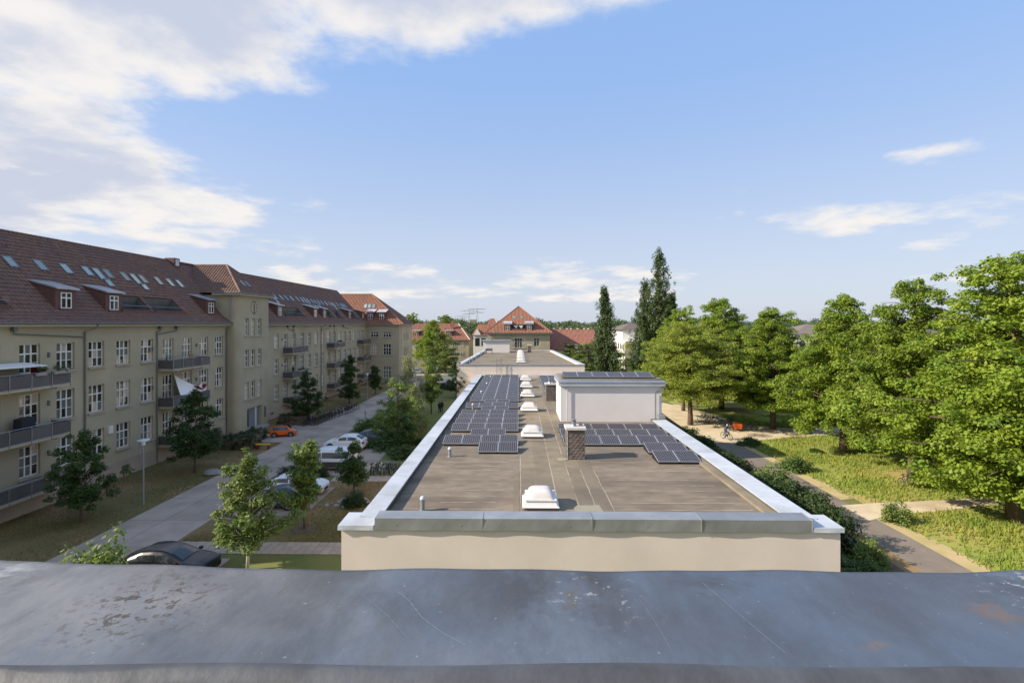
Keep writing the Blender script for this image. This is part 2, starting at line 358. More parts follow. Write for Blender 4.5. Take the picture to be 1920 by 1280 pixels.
# ================================================================ ground, road, paths
def sheet(name, poly, z, m): return struct(name, MB().add([(p[0], p[1], z) for p in poly], [tuple(range(len(poly)))]), m)
def rect(x0, x1, y0, y1): return [(x0, y0), (x1, y0), (x1, y1), (x0, y1)]
sheet('ground', rect(-5000, 5000, -300, 7500), 0, 'ground')
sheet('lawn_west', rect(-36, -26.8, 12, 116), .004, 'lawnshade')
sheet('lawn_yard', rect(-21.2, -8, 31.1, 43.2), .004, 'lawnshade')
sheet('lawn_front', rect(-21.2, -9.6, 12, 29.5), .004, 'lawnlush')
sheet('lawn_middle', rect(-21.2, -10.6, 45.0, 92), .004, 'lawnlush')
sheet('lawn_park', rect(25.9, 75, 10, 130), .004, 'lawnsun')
sheet('planting_bed', rect(13.6, 22, 12, 92), .004, 'soil')
# concrete street made of separate slabs
road = struct('road', MB().add([(-26.8, 12, .004), (-21.2, 12, .004), (-21.2, 140, .004), (-26.8, 140, .004)], [(0, 1, 2, 3)]), 'soil')
for k in range(30):
    for s, (xa, xb) in enumerate(((-26.8, -24.32), (-24.28, -21.2))):
        y0 = 13.2 + 4.25 * k
        j = random.Random(k * 7 + s)
        MB().box(xa, xb, y0 + .02, y0 + 4.23, -.05, .05 + j.uniform(-.006, .006)).build('concrete_slab', 'slabs', road)
park = struct('parking_bay', MB().box(-21.2, -15.2, 35.4, 41.6, -.05, .03), 'slabs')
struct('parking_bay', MB().box(-21.2, -13.8, 44.9, 58, -.05, .026), 'slabs')
struct('parking_bay', MB().box(-21.2, -16.6, 22, 28.9, -.05, .03), 'slabs')
struct('parking_bay', MB().box(-30.6, -26.8, 57.4, 67, -.05, .03), 'slabs')
def paved(name, x0, x1, y0, y1, sx, sy):
    r = struct(name, MB().add([(x0, y0, .012), (x1, y0, .012), (x1, y1, .012), (x0, y1, .012)], [(0, 1, 2, 3)]), 'soil')
    me = MB().box(-sx / 2 + .012, sx / 2 - .012, -sy / 2 + .012, sy / 2 - .012, -.03, .045).mesh('paver', 'paver')
    nx, ny = round((x1 - x0) / sx), round((y1 - y0) / sy)
    for i in range(nx):
        for j in range(ny): put('paver', me, r, (x0 + sx * (i + .5), y0 + sy * (j + .5), random.Random(i * 31 + j).uniform(-.006, .006)))
paved('footpath', -21.2, -9.2, 29.5, 31.1, .5, .533)
paved('footpath', -16.2, -9.0, 43.2, 44.9, .6, .567)
struct('footpath', MB().box(-10.4, -8.9, 45.2, 88, -.05, .03), 'paver')
struct('footpath', MB().box(-9.5, -8.35, 14, 29.4, -.05, .03), 'paver')
struct('square', MB().box(-30, -8, 116.2, 132, -.05, .02), 'sand')
struct('side_street', MB().box(-60, 6, 134, 141, -.05, .02), 'concrete')
# park side: asphalt path, dry verge, sandy paths
struct('path', MB().box(22, 24.7, 8, 62, -.05, .02), 'asphalt')
sheet('dry_verge', [(24.7, 8), (26.0, 8), (25.7, 20), (26.1, 30), (25.5, 37), (24.7, 37.2)], .010, 'drygrass')
sheet('dry_verge', [(24.7, 39.2), (25.9, 39.6), (26.1, 46), (25.4, 54), (25.8, 60), (24.7, 61)], .010, 'drygrass')
sheet('dry_verge', [(21.2, 8), (22.0, 8), (22.0, 62), (21.4, 62), (21.0, 40)], .010, 'lawnshade')
br = [G(x, y) for x, y in ((1576, 947.6), (1630, 976), (1667, 966), (1780, 957), (1831, 949), (2100, 935), (2100, 915), (1761, 938), (1640, 943))]
sheet('sandy_path', [(p.x, p.y) for p in br], .026, 'sand')
pl = [G(x, y) for x, y in ((1300, 818), (1372, 832), (1425, 826), (1500, 818), (1640, 812), (1640, 800), (1480, 803), (1400, 797), (1330, 775), (1243, 755), (1230, 765))]
sheet('sandy_square', [(p.x, p.y) for p in pl], .026, 'sand')
sheet('sandy_path', [(18, 83), (70, 80), (70, 82.2), (18, 85.4)], .02, 'sand')

# grass blades as real geometry on the sunlit and shaded lawns
def grass(name, x0, x1, y0, y1, n, h, m, seed, label, avoid):
    rg = np.random.default_rng(seed)
    P = np.stack([rg.uniform(x0, x1, n), y0 + (y1 - y0) * rg.random(n) ** 1.35, np.zeros(n)], 1)
    keep = np.ones(n, bool)
    for poly in avoid:
        poly = np.array(poly); c = np.zeros(n, bool); j = len(poly) - 1
        for i in range(len(poly)):
            xi, yi = poly[i]; xj, yj = poly[j]
            hit = ((yi > P[:, 1]) != (yj > P[:, 1])) & (P[:, 0] < (xj - xi) * (P[:, 1] - yi) / (yj - yi + 1e-9) + xi)
            c ^= hit; j = i
        keep &= ~c
    pat = np.sin(P[:, 0] * .9 + 1.3 * np.sin(P[:, 1] * .5)) + np.sin(P[:, 1] * .7 + P[:, 0] * .31)
    keep &= rg.random(n) < .55 + .25 * pat
    P = P[keep]; n = len(P)
    a = rg.uniform(0, 6.28, n); w = rg.uniform(.03, .07, n) * (h / .25); hh = h * rg.uniform(.5, 1.4, n); lean = rg.uniform(-.5, .5, (n, 2)) * hh[:, None]
    d = np.stack([np.cos(a), np.sin(a), np.zeros(n)], 1) * w[:, None]
    T = P + np.concatenate([lean, hh[:, None]], 1)
    V = np.empty((n, 3, 3)); V[:, 0] = P - d; V[:, 1] = P + d; V[:, 2] = T
    tag(put(name, np_mesh(name, V.reshape(-1, 3), 3, m)), label, 'grass', kind='stuff')
xy = lambda P: [(p.x, p.y) for p in P]
grass('park_grass', 25.6, 62, 20, 75, 130000, .26, 'blade', 5, 'tall yellow-green meadow grass under the park trees', [xy(br), xy(pl)])
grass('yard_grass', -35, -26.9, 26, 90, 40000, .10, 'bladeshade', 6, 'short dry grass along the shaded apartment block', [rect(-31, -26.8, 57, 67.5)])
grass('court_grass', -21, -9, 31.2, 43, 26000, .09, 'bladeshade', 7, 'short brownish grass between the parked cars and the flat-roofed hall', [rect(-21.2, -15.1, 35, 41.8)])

# ================================================================ the parapet in front of the camera
pr = thing('roof_parapet', 'long blue-grey lead-covered parapet coping with stains in the foreground', 'parapet', (0, 1.05, 0))
MB().box(-18, 18, -14, .83, 0, 12.2).build('building_wall', 'render', pr)  # unseen wall; olive tone chosen to darken its reflection in the hall coping
MB().box(-18, 18, .83, 1.17, 0, 12.86).build('parapet_wall', 'render', pr)
def coping():
    nx, ny = 260, 26; m = MB(); xs = np.linspace(-2.6, 2.6, nx); rg = random.Random(3)
    def far(x): return 1.232 + .026 * min(abs(x), 1.6) ** 2 * (1 if x < 0 else .65) * 1.0
    def near(x): return .868 + .007 * math.sin(x * 2.2 + .6) + .004 * math.sin(x * 9)
    for j in range(ny):
        t = j / (ny - 1)
        for x in xs:
            y = near(x) + (far(x) - near(x)) * t
            z = 12.9 + .0035 * math.sin(x * 3.1 + y * 6) + .0025 * math.sin(x * 8.3 - y * 13) + .0012 * math.sin(x * 21 + y * 31)
            m.v.append((x, y, z))
    for x in xs: m.v.append((x, far(x) + .004, 12.84))
    for j in range(ny):
        for i in range(nx - 1):
            k = j * nx + i; m.f.append((k, k + 1, k + nx + 1, k + nx))
    # folded, crumpled strip of membrane at the inner edge
    m.build('coping_sheet', 'lead', pr, smooth=True)
    w = MB(); rows = 9
    for j in range(rows):
        for x in xs:
            y = near(x) + .014 - j * .012
            wv = math.sin(x * 29 + 3 * math.sin(x * 5)) * .5 + math.sin(x * 61 + 2 * math.sin(x * 17)) * .15 + math.sin(x * 11) * .6
            z = 12.9 + .006 * math.sin(math.pi * min(j / 3, 1)) + .0035 * wv * min(1, j / 2) - max(0, j - 2) * .012
            w.v.append((x, y + .003 * wv * min(1, j), z + .006))
    for j in range(rows - 1):
        for i in range(nx - 1):
            k = j * nx + i; w.f.append((k, k + nx, k + nx + 1, k + 1))
    w.build('membrane_edge', 'membrane', pr, smooth=True)
coping()
def cz(x, y): return 12.9 + .0035 * math.sin(x * 3.1 + y * 6) + .0025 * math.sin(x * 8.3 - y * 13) + .0012 * math.sin(x * 21 + y * 31)
for pts, w in (([(-.27, 1.13), (-.24, 1.10), (-.20, 1.04), (-.15, .99), (-.10, .95)], .0011), ([(-.36, 1.12), (-.31, 1.13), (-.27, 1.13)], .0012), ([(.42, 1.17), (.45, 1.06), (.47, .98), (.485, .93)], .0008), ([(-.33, 1.10), (-.27, 1.04), (-.22, .98)], .0008), ([(.26, 1.1), (.275, 1.0), (.28, .94)], .0006)):
    m = MB(); P_ = [Vector((a[0] + (b[0] - a[0]) * t, a[1] + (b[1] - a[1]) * t, 0)) for a, b in zip(pts, pts[1:]) for t in np.linspace(0, 1, 8)]
    for i, p in enumerate(P_): ww = w * (.5 + .5 * math.sin(i * 1.7) ** 2); m.v += [(p.x - ww, p.y, cz(p.x, p.y) + .0009), (p.x + ww, p.y, cz(p.x, p.y) + .0009)]
    for i in range(len(P_) - 1): m.f.append((2 * i, 2 * i + 1, 2 * i + 3, 2 * i + 2))
    m.build('scratch', 'scratch', pr)

# ================================================================ flat-roofed hall
RZ = 4.0
hall = thing('flat_roofed_hall', 'long low flat-roofed hall with beige render and zinc copings', 'hall', (2.8, 23, 0))
MB().box(-8.12, 14.5, 23.06, 24.45, 0, 4.2).build('front_wall', 'stucco', hall)
MB().box(-7.45, 13.85, 24.45, 91.1, 0, 3.96).build('hall_wall', 'stucco', hall)
# parapet upstands behind the side copings
MB().box(-7.45, -6.62, 24.452, 91, 3.962, 4.34).build('parapet_left', 'zincdark', hall)
MB().box(12.75, 13.85, 24.452, 91, 3.962, 4.34).build('parapet_right', 'zincdark', hall)
MB().box(-6.62, 12.75, 90.3, 91.0, 3.962, 4.28).build('parapet_back', 'stucco', hall)
# raised front parapet with four bent zinc sections, wavy drip edge
def coping_bar(x0, x1, y0, y1, z0, z1, ybulge):
    m = MB(); n = 10
    for i in range(n + 1):
        x = x0 + (x1 - x0) * i / n; b = ybulge * math.sin(i / n * math.pi * 2 + x) 
        m.v += [(x, y0 - .03 + b, z0), (x, y0, z1), (x, y1, z1 + .03), (x, y1, z0 + .1), (x, y0 + .10, z0 + .02)]
    for i in range(n):
        for j in range(5):
            a = i * 5 + j; b = i * 5 + (j + 1) % 5; m.f.append((a, b, b + 5, a + 5))
    m.f += [(4, 3, 2, 1, 0), tuple(n * 5 + j for j in range(5))]
    return m
MB().box(-6.5, 13.1, 23.2, 23.8, 4.1, 4.62).build('parapet_front', 'zincdark', hall)
xs = [-6.58, -1.66, 3.32, 8.24, 13.2]
for i in range(4):
    coping_bar(xs[i] + .012, xs[i + 1] - .012, 22.98, 23.86, 4.13, 4.66, .018).build('front_coping', 'zinc', hall)
    MB().box(xs[i + 1] - .014, xs[i + 1] + .014, 22.94, 23.88, 4.13, 4.70).build('coping_joint', 'zinc', hall)
    for q in (.2, .5, .8):
        x = xs[i] + 4.95 * q; MB().lathe([(.03, 0), (.03, .02), (.012, .03)], (0, 0, 0), 8).build('rivet', 'metal', hall, loc=(x, 22.985, 4.36)).rotation_euler = (R(90), 0, 0)
for xa, xb in ((-8.25, -6.62), (13.24, 14.62)):
    coping_bar(xa, xb, 22.96, 24.5, 4.13, 4.33, .012).build('corner_coping', 'zinclight', hall)
# side copings: separate sheets with standing joints
def side_coping(xa, xb, n, ya, yb):
    for k in range(n):
        y0 = ya + (yb - ya) * k / n; y1 = ya + (yb - ya) * (k + 1) / n
        j = random.Random(k + int(xa * 10)).uniform(-.01, .01)
        MB().hexa([(xa, y0 + .01, 4.30), (xb, y0 + .01, 4.30), (xb, y1 - .01, 4.30), (xa, y1 - .01, 4.30)],
                  [(xa, y0 + .01, 4.41 + j), (xb, y0 + .01, 4.37 + j), (xb, y1 - .01, 4.37 + j), (xa, y1 - .01, 4.41 + j)]).build('side_coping', 'zinclight', hall)
side_coping(-7.56, -6.56, 22, 23.9, 91); 
def side_coping_r():
    n = 22
    for k in range(n):
        y0 = 23.9 + 67.1 * k / n; y1 = y0 + 67.1 / n
        if y1 > 48.6 and y0 < 55: continue
        MB().hexa([(12.68, y0 + .01, 4.30), (13.95, y0 + .01, 4.30), (13.95, y1 - .01, 4.30), (12.68, y1 - .01, 4.30)],
                  [(12.68, y0 + .01, 4.36), (13.95, y0 + .01, 4.41), (13.95, y1 - .01, 4.41), (12.68, y1 - .01, 4.36)]).build('side_coping', 'zinclight', hall)
side_coping_r()
MB().box(12.2, 12.74, 24, 48.5, RZ + .02, 4.18).build('fillet_strip', 'bitumen2', hall)
MB().box(-7.5, 13.9, 90.28, 91.02, 4.28, 4.36).build('back_coping', 'zinclight', hall)
# roofing felt: strips laid across left and right, strips along the middle
MB().box(-6.6, 12.7, 23.82, 90.3, 3.96, RZ - .004).build('roof_deck', 'bitumen2', hall)
def strip(x0, x1, y0, y1, z, m, seed, along=False):
    r = random.Random(seed); n = 14; mb = MB()
    for i in range(n + 1):
        t = i / n
        if along:
            y = y0 + (y1 - y0) * t; a, b = r.uniform(-.03, .03), r.uniform(-.03, .03)
            mb.v += [(x0 + a, y, z + .002), (x0 + a + .04, y, z + .008 + r.uniform(0, .004)), (x1 + b, y, z + .006)]
        else:
            x = x0 + (x1 - x0) * t; a, b = r.uniform(-.025, .025), r.uniform(-.025, .025)
            mb.v += [(x, y0 + a, z + .002), (x, y0 + a + .05, z + .008 + r.uniform(0, .005)), (x, y1 + b, z + .003)]
    for i in range(n):
        for j in range(2):
            k = i * 3 + j; mb.f.append((k, k + 1, k + 4, k + 3) if along else (k, k + 3, k + 4, k + 1))
    mb.build('felt_strip', m, hall)
y = 23.95; k = 0
while y < 89.5:
    w = .98; strip(-6.55, .12 if k % 3 else -.05, y, y + w + .06, RZ + .0015 * (k % 2), 'bitumen', k)
    strip(4.75, 12.4, y, y + w + .06, RZ + .0015 * (k % 2) + .0007, 'bitumen', k + 500)
    y += w; k += 1
for i, (xa, xb) in enumerate(((.1, 1.05), (1.0, 2.1), (2.05, 3.15), (3.1, 4.0), (3.95, 4.85))):
    for q in range(7): strip(xa - .03, xb + .05, 23.95 + q * 9.5, 23.95 + q * 9.5 + 9.52, RZ + .006 + .002 * ((i + q) % 2), 'bitumen2', i * 40 + q, True)
def patchy(name, poly, z, m): MB().prism(poly, z, z + .008).build(name, m, hall)
patchy('felt_patch', [(2.75, 24.1), (4.4, 24.1), (4.2, 26.6), (2.9, 26.5)], RZ + .016, 'patch')
patchy('felt_patch', rect(-.3, .05, 24.5, 33), RZ + .015, 'bitumen2')
MB().lathe([(.42, 0), (.40, .03), (.2, .035)], (3.1, 35.6, RZ + .02), 20).build('roof_drain', 'patch', hall)
# thin light seams of bonding tar where strips lap
def seam(x0, x1, y, seed):
    r = random.Random(seed); n = 12; m = MB(); xa = x0 + r.uniform(0, (x1 - x0) * .35); xb = x1 - r.uniform(0, (x1 - x0) * .2)
    for i in range(n + 1):
        x = xa + (xb - xa) * i / n; a = r.uniform(-.02, .02); w = r.uniform(.012, .045); m.v += [(x, y + a - w, RZ + .0165), (x, y + a + w, RZ + .0175)]
    for i in range(n): m.f.append((2 * i, 2 * i + 2, 2 * i + 3, 2 * i + 1))
    m.build('tar_seam', 'seam', hall)
for i in range(11): seam(-6.4, 0, 24.97 + .98 * i, i); seam(4.9, 12.2, 24.97 + .98 * i, i + 90)
def seam_along(x, y0, y1, seed):
    r = random.Random(seed); n = 16; m = MB()
    for i in range(n + 1):
        y = y0 + (y1 - y0) * i / n; a = r.uniform(-.02, .02); w = r.uniform(.008, .035); m.v += [(x + a - w, y, RZ + .0175), (x + a + w, y, RZ + .0185)]
    for i in range(n): m.f.append((2 * i, 2 * i + 1, 2 * i + 3, 2 * i + 2))
    m.build('tar_seam', 'seam', hall)
for i, (x, ya, yb) in enumerate(((.1, 24.2, 36), (2.08, 24.2, 60), (3.12, 24.2, 35), (3.12, 37, 58), (4.0, 24.2, 33), (4.85, 24.2, 34))): seam_along(x, ya, yb, 300 + i)
MB().tube([(.4, 40.95, RZ + .05), (3.2, 41.3, RZ + .05)], .03, 6).build('cable', 'sill', hall)

# ---------------- roof domes
def make_dome():
    t = thing('roof_dome', '', 'skylight', local=True)
    MB().box(-.86, .86, 0, 1.72, 0, .16).build('curb', 'bitumen2', t)
    def fr(r0, r1, z0, z1): return MB().hexa([(-r0, .86 - r0, z0), (r0, .86 - r0, z0), (r0, .86 + r0, z0), (-r0, .86 + r0, z0)],
                                              [(-r1, .86 - r1, z1), (r1, .86 - r1, z1), (r1, .86 + r1, z1), (-r1, .86 + r1, z1)])
    m = fr(.94, .90, .16, .21); m2 = fr(.86, .74, .21, .44); m3 = fr(.80, .80, .44, .52)
    m.add(m2.v, m2.f).add(m3.v, m3.f).build('frame', 'domewhite', t)
    d = MB(); n = 12
    for i in range(n + 1):
        for j in range(n + 1):
            u, v = -1 + 2 * i / n, -1 + 2 * j / n; h = ((1 - u ** 4) * (1 - v ** 4)) ** .6
            d.v.append((u * .70, .86 + v * .70, .52 + .40 * h))
    for i in range(n):
        for j in range(n): k = i * (n + 1) + j; d.f.append((k, k + n + 1, k + n + 2, k + 1))
    d.build('dome', 'dome', t, smooth=True)
    return t
dome = make_dome(); nd = 0
for i, yy in enumerate((25.75, 42.0, 54.6, 65.2, 74.8, 84.2)):
    lab = ('large white domed skylight closest to the zinc front parapet' if i == 0 else 'white domed skylight beside the solar panels, %s from the front' % ORD[i])
    place(dome, nd, (1.12, yy, RZ + .02), 0, 1, lab, 'domed skylights on the near roof'); nd = 1
for i, yy in enumerate((99.6, 108, 116, 124, 132)):
    place(dome, 1, (.4, yy, 5.8), 0, 1, 'white domed skylight on the farther raised roof, %s from its front edge' % ORD[i], 'domed skylights on the farther roof')

# ---------------- solar panels
PW, PL, TILT = 1.47, 1.72, R(11)
def make_panel():
    t = thing('solar_panel', '', 'solar panel', local=True)
    w, l = PW - .03, PL; c, s = math.cos(TILT), math.sin(TILT)
    def tp(x, v, n): return (x, v * c - n * s, .14 + v * s + n * c)
    m = MB()
    for (x0, x1, v0, v1) in ((0, w, 0, .035), (0, w, l - .035, l), (0, .035, .035, l - .035), (w - .035, w, .035, l - .035)):
        m.hexa([tp(x0, v0, 0), tp(x1, v0, 0), tp(x1, v1, 0), tp(x0, v1, 0)], [tp(x0, v0, .045), tp(x1, v0, .045), tp(x1, v1, .045), tp(x0, v1, .045)])
    m.build('frame', 'panelframe', t)
    g = MB().box(.034, w - .034, .034, l - .034, .006, .036).mesh('cell_sheet', 'cells')
    o = put('cell_sheet', g, t, (0, 0, .14), (TILT, 0, 0))
    m = MB(); hb = .13 + PL * s
    for x in (.12, w - .18): m.box(x, x + .06, .05, l * c, 0, .06).box(x, x + .06, l * c - .1, l * c - .04, .06, hb)
    m.box(.08, w - .08, .02, .3, 0, .09)
    m.build('support', 'black', t)
    MB().hexa([(.01, l * c + .02, .03), (w - .01, l * c + .02, .03), (w - .01, l * c + .04, .03), (.01, l * c + .04, .03)],
              [(.01, l * c - .03, hb), (w - .01, l * c - .03, hb), (w - .01, l * c - .01, hb), (.01, l * c - .01, hb)]).build('wind_sheet', 'zincdark', t)
    for xx in (.012, w - .012): MB().add([(xx, .1, .02), (xx, l * c, .02), (xx, l * c - .03, hb - .02)], [(0, 1, 2)]).build('side_sheet', 'black', t)
    return t
panel = make_panel(); npan = 0
def prow(x0, n, y, z, row, where, grp):
    global npan
    for i in range(n):
        lab = 'solar panel, %s from left, %s row from front, %s' % (ORD[i], ORD[row], where)
        place(panel, npan, (x0 + PW * i + (.035 if i >= 2 else 0), y, z), 0, 1, lab, grp); npan = 1
rows = [(-3.0, 2), (-5.95, 4), (-4.05, 2), (-5.95, 4), (-5.95, 4), (-5.95, 4), (-5.95, 4), (-4.05, 2), (-5.95, 4), (-4.05, 2)] + [(-5.95, 4)] * 12
for r, (x0, n) in enumerate(rows):
    prow(x0, n, 36.9 + 2.42 * r, RZ + .02, r, 'beside the left zinc coping', 'solar panels beside the left coping')
for r, (x0, n) in enumerate([(9.42, 2), (9.42, 2), (3.5, 6), (3.5, 6), (3.5, 6)]):
    prow(x0, n, 34.4 + 2.42 * r, RZ + .02, r, 'before the white stair house', 'solar panels in front of the stair house')
for r in range(9): prow(3.5, 3, 67.4 + 2.42 * r, RZ + .02, r, 'behind the second chimney', 'solar panels behind the second chimney')

# ---------------- stair house on the roof
sh = thing('stair_house', 'white rendered stair house standing on the right edge of the flat roof', 'roof house', (9, 52, RZ))
MB().box(4.05, 13.82, 49.25, 54.8, RZ, 7.5).build('wall', 'stuccowhite', sh)
MB().box(3.85, 14.1, 48.98, 55.1, 7.5, 7.85).build('fascia', 'zinclight', sh)
MB().hexa([(3.8, 48.9, 7.86), (14.15, 48.9, 7.86), (14.15, 55.15, 7.86), (3.8, 55.15, 7.86)], [(3.9, 49.2, 8.12), (14.05, 49.2, 8.02), (14.05, 55.1, 8.02), (3.9, 55.1, 8.12)]).build('roof_edge', 'zinc', sh)
MB().box(4.1, 13.9, 49.5, 54.9, 8.06, 8.16).build('roof_felt', 'bitumen2', sh)
MB().tube([(4.66, 49.12, 7.9), (4.66, 49.12, RZ + .1)], .04, 8).build('downpipe', 'zinclight', sh)
MB().tube([(14.2, 49.0, 7.75), (14.15, 49.05, 7.35), (13.3, 49.1, 7.0), (13.2, 49.12, 6.8), (13.2, 49.12, RZ + .2)], .05, 8).build('downpipe', 'pipe', sh)
MB().box(13.35, 14.0, 48.6, 49.24, 4.3, 4.75).build('wall_base', 'zinc', sh)
prow(4.35, 6, 49.75, 8.14, 0, 'on top of the stair house', 'solar panels on the stair house')

# ---------------- shingled chimneys
def chimney(x0, x1, y0, top, lab):
    t = thing('roof_chimney', lab, 'chimney', ((x0 + x1) / 2, y0 + .5, RZ), 'shingle-clad chimneys on the flat roof')
    d = x1 - x0 - .1; y1 = y0 + d
    MB().box(x0, x1, y0, y1, RZ, top - .22).build('shaft', 'shingle', t)
    for xx in (x0 - .01, x1 - .05):
        MB().box(xx, xx + .06, y0 - .035, y0 + .02, RZ, top - .22).build('corner_strip', 'chimneyedge' if xx < x0 else 'shingle', t)
    MB().box(x0 - .10, x1 + .10, y0 - .12, y1 + .12, top - .22, top - .04).build('cap', 'chimneyedge', t, bevel=.015)
    sw, shh = .30, .20
    def sh_mesh(nx):
        return MB().add([(0, -.03, .02), (sw * .55, -.035, -.10), (sw, -.03, .02), (sw, -.006, shh), (0, -.006, shh), (0, -.004, .02), (sw * .55, -.004, -.10), (sw, -.004, .02)],
                        [(0, 1, 2, 3, 4), (0, 5, 6, 1), (1, 6, 7, 2)]).mesh('shingle', 'shingle')
    me = sh_mesh(0); nr = int((top - .3 - RZ) / .19); rr = random.Random(int(y0))
    for j in range(nr):
        off = (j % 2) * .15
        for i in range(-1, 5):
            xx = x0 + .06 + i * sw + off
            if xx < x0 + .02 or xx + sw > x1 + .05: continue
            put('shingle', me, t, (xx, y0, RZ + .12 + j * .19), (rr.uniform(-.02, .02), 0, 0))
            put('shingle', me, t, (x1, y0 + (xx - x0) * d / (x1 - x0), RZ + .12 + j * .19), (0, 0, R(90)))
            put('shingle', me, t, (x0, y1 - (xx - x0) * d / (x1 - x0), RZ + .12 + j * .19), (0, 0, R(-90)))
    cx, cy = (x0 + x1) / 2 - .1, y0 + d * .45
    c = MB().lathe([(.22, 0), (.17, .12), (.17, .34), (.12, .36), (.12, .40)], (cx, cy, top - .04), 16).build('cowl', 'metal', t, smooth=False)
    MB().lathe([(.20, .44), (.20, .47), (.05, .52)], (cx, cy, top - .04), 16).build('cowl_lid', 'metal', t)
    for q in range(3):
        a = q * 2.1; MB().tube([(cx + .15 * math.cos(a), cy + .15 * math.sin(a), top + .28), (cx + .18 * math.cos(a), cy + .18 * math.sin(a), top + .44)], .015, 5).build('lid_stay', 'metal', t)
    MB().box(cx + .38, cx + .62, cy - .12, cy + .12, top - .04, top + .12).build('flue_stub', 'shingle', t)
chimney(3.36, 4.6, 35.5, 6.3, 'brown shingle-clad chimney standing in front of the solar panels')
chimney(3.3, 4.5, 62.4, 6.2, 'brown shingle-clad chimney farther back beside the stair house')

def vent(x, y, z, h, lab, r=.11):
    t = thing('vent_pipe', lab, 'vent pipe', (x, y, z), 'small vent pipes on the roofs')
    MB().lathe([(r * 1.5, 0), (r * 1.4, .05), (r, .06), (r, h - .12)], (x, y, z), 12).build('pipe', 'steelgrey', t, smooth=False)
    MB().lathe([(r * 1.25, h - .12), (r * 1.3, h - .05), (r * 1.0, h + .03), (r * .3, h + .08)], (x, y, z), 12).build('cap', 'zinclight', t, smooth=True)
vent(-4.9, 25.7, RZ, .68, 'short metal vent pipe just behind the front coping')
vent(-4.95, 36.2, RZ, .62, 'short metal vent pipe in front of the left solar panels')
for i, (px, py) in enumerate(((886.7, 770), (902.7, 744), (913, 727), (920, 713))):
    p = G(px, py, RZ); vent(p.x, p.y, RZ, .75, 'vent pipe poking up among the left solar panels, %s from the front' % ORD[i])

# ================================================================ second, taller hall
h2 = thing('rear_hall', 'taller flat-roofed hall with pale pink render behind the solar roof', 'hall', (0, 91, 0))
base = [(-11.2, 91.15), (11.8, 91.15), (9.3, 142), (-9.9, 142)]
MB().prism(base, 0, 5.75).build('wall', 'stucco', h2)
ins = [(-10.5, 91.8), (11.1, 91.8), (8.7, 141.4), (-9.2, 141.4)]
for i, nm in enumerate(('front', 'right', 'back', 'left')):
    a, b = base[i], base[(i + 1) % 4]; c, d = ins[(i + 1) % 4], ins[i]
    MB().prism([a, b, c, d], 5.752, 6.1).build('parapet', 'stucco', h2)
    k = .12; g = lambda p, s: (p[0] + (k if p[0] > 0 else -k) * s, p[1] + (k if p[1] > 110 else -k) * s)
    MB().prism([g(a, 1), g(b, 1), g(c, -.6), g(d, -.6)], 6.1, 6.2).build('coping', 'zinc' if i == 0 else 'zinclight', h2)
MB().prism(ins, 5.752, 5.80).build('roof_felt', 'bitumen2', h2)
r = random.Random(8)
for q in range(24):
    y0 = 92 + q * 2; MB().prism([(-10.3 + .026 * (y0 - 92), y0), (10.8 - .05 * (y0 - 92), y0), (10.8 - .05 * (y0 - 90), y0 + 1.95), (-10.3 + .026 * (y0 - 90), y0 + 1.95)], 5.801, 5.812 + r.uniform(0, .006)).build('felt_strip', 'bitumen2', h2)
ph = thing('plant_room', 'pale rendered plant room with grey roof edge on the rear hall', 'roof house', (-6, 136, 5.8))
MB().box(-9.6, -2.5, 135, 139.5, 5.82, 8.85).build('wall', 'stuccowhite', ph)
MB().box(-9.9, -2.2, 134.7, 139.8, 8.85, 9.15).build('roof_edge', 'zinc', ph)
ac = thing('air_handler', 'grey air handling box on legs before the plant room', 'machine', (-8.0, 133, 5.8))
m = MB().box(-8.6, -6.9, 131.6, 132.8, 6.5, 7.1)
m.build('casing', 'zincdark', ac, bevel=.08)
for x in (-8.5, -7.05):
    for y in (131.7, 132.6): MB().box(x, x + .08, y, y + .08, 5.82, 6.5).build('leg', 'black', ac)
MB().tube([(-8.6, 132, 6.8), (-8.7, 130.5, 6.6), (-8.7, 130.5, 5.85)], .1, 6).build('duct', 'zincdark', ac)
st = thing('vent_stack', 'small grey square vent stack at the far end of the rear hall', 'chimney', (2.9, 137, 5.8))
MB().box(2.4, 3.3, 136.6, 137.5, 5.82, 7.6).build('shaft', 'shingle', st); MB().box(2.3, 3.4, 136.5, 137.6, 7.6, 7.9).build('cap', 'chimneyedge', st)
for i, (px, py) in enumerate(((881, 681), (886, 679), (893, 674), (901, 668), (903.5, 665))):
    p = G(px, py, 5.8); vent(p.x, p.y, 5.82, 1.1, 'thin grey vent post along the left parapet of the rear hall, %s from the front' % ORD[i], .07)
ld_ = thing('wall_ladder', 'steel ladder with safety hoops on the front wall of the rear hall', 'ladder', (-3.6, 90.9, 4.3))
for x in (-4.05, -3.2):
    MB().tube([(x, 90.75, 4.3), (x, 90.75, 7.35), (x, 91.3, 7.45), (x, 91.9, 7.2), (x, 91.9, 6.2)], .035, 6).build('rail', 'metal', ld_)
for k in range(9): MB().tube([(-4.05, 90.75, 4.55 + .26 * k), (-3.2, 90.75, 4.55 + .26 * k)], .02, 5).build('rung', 'metal', ld_)
for zz in (5.4, 6.3, 7.1):
    MB().tube([(-3.625 + .6 * math.cos(a), 90.75 - .7 * abs(math.sin(a)) , zz) for a in np.linspace(0, math.pi, 9)], .022, 5).build('hoop', 'metal', ld_)
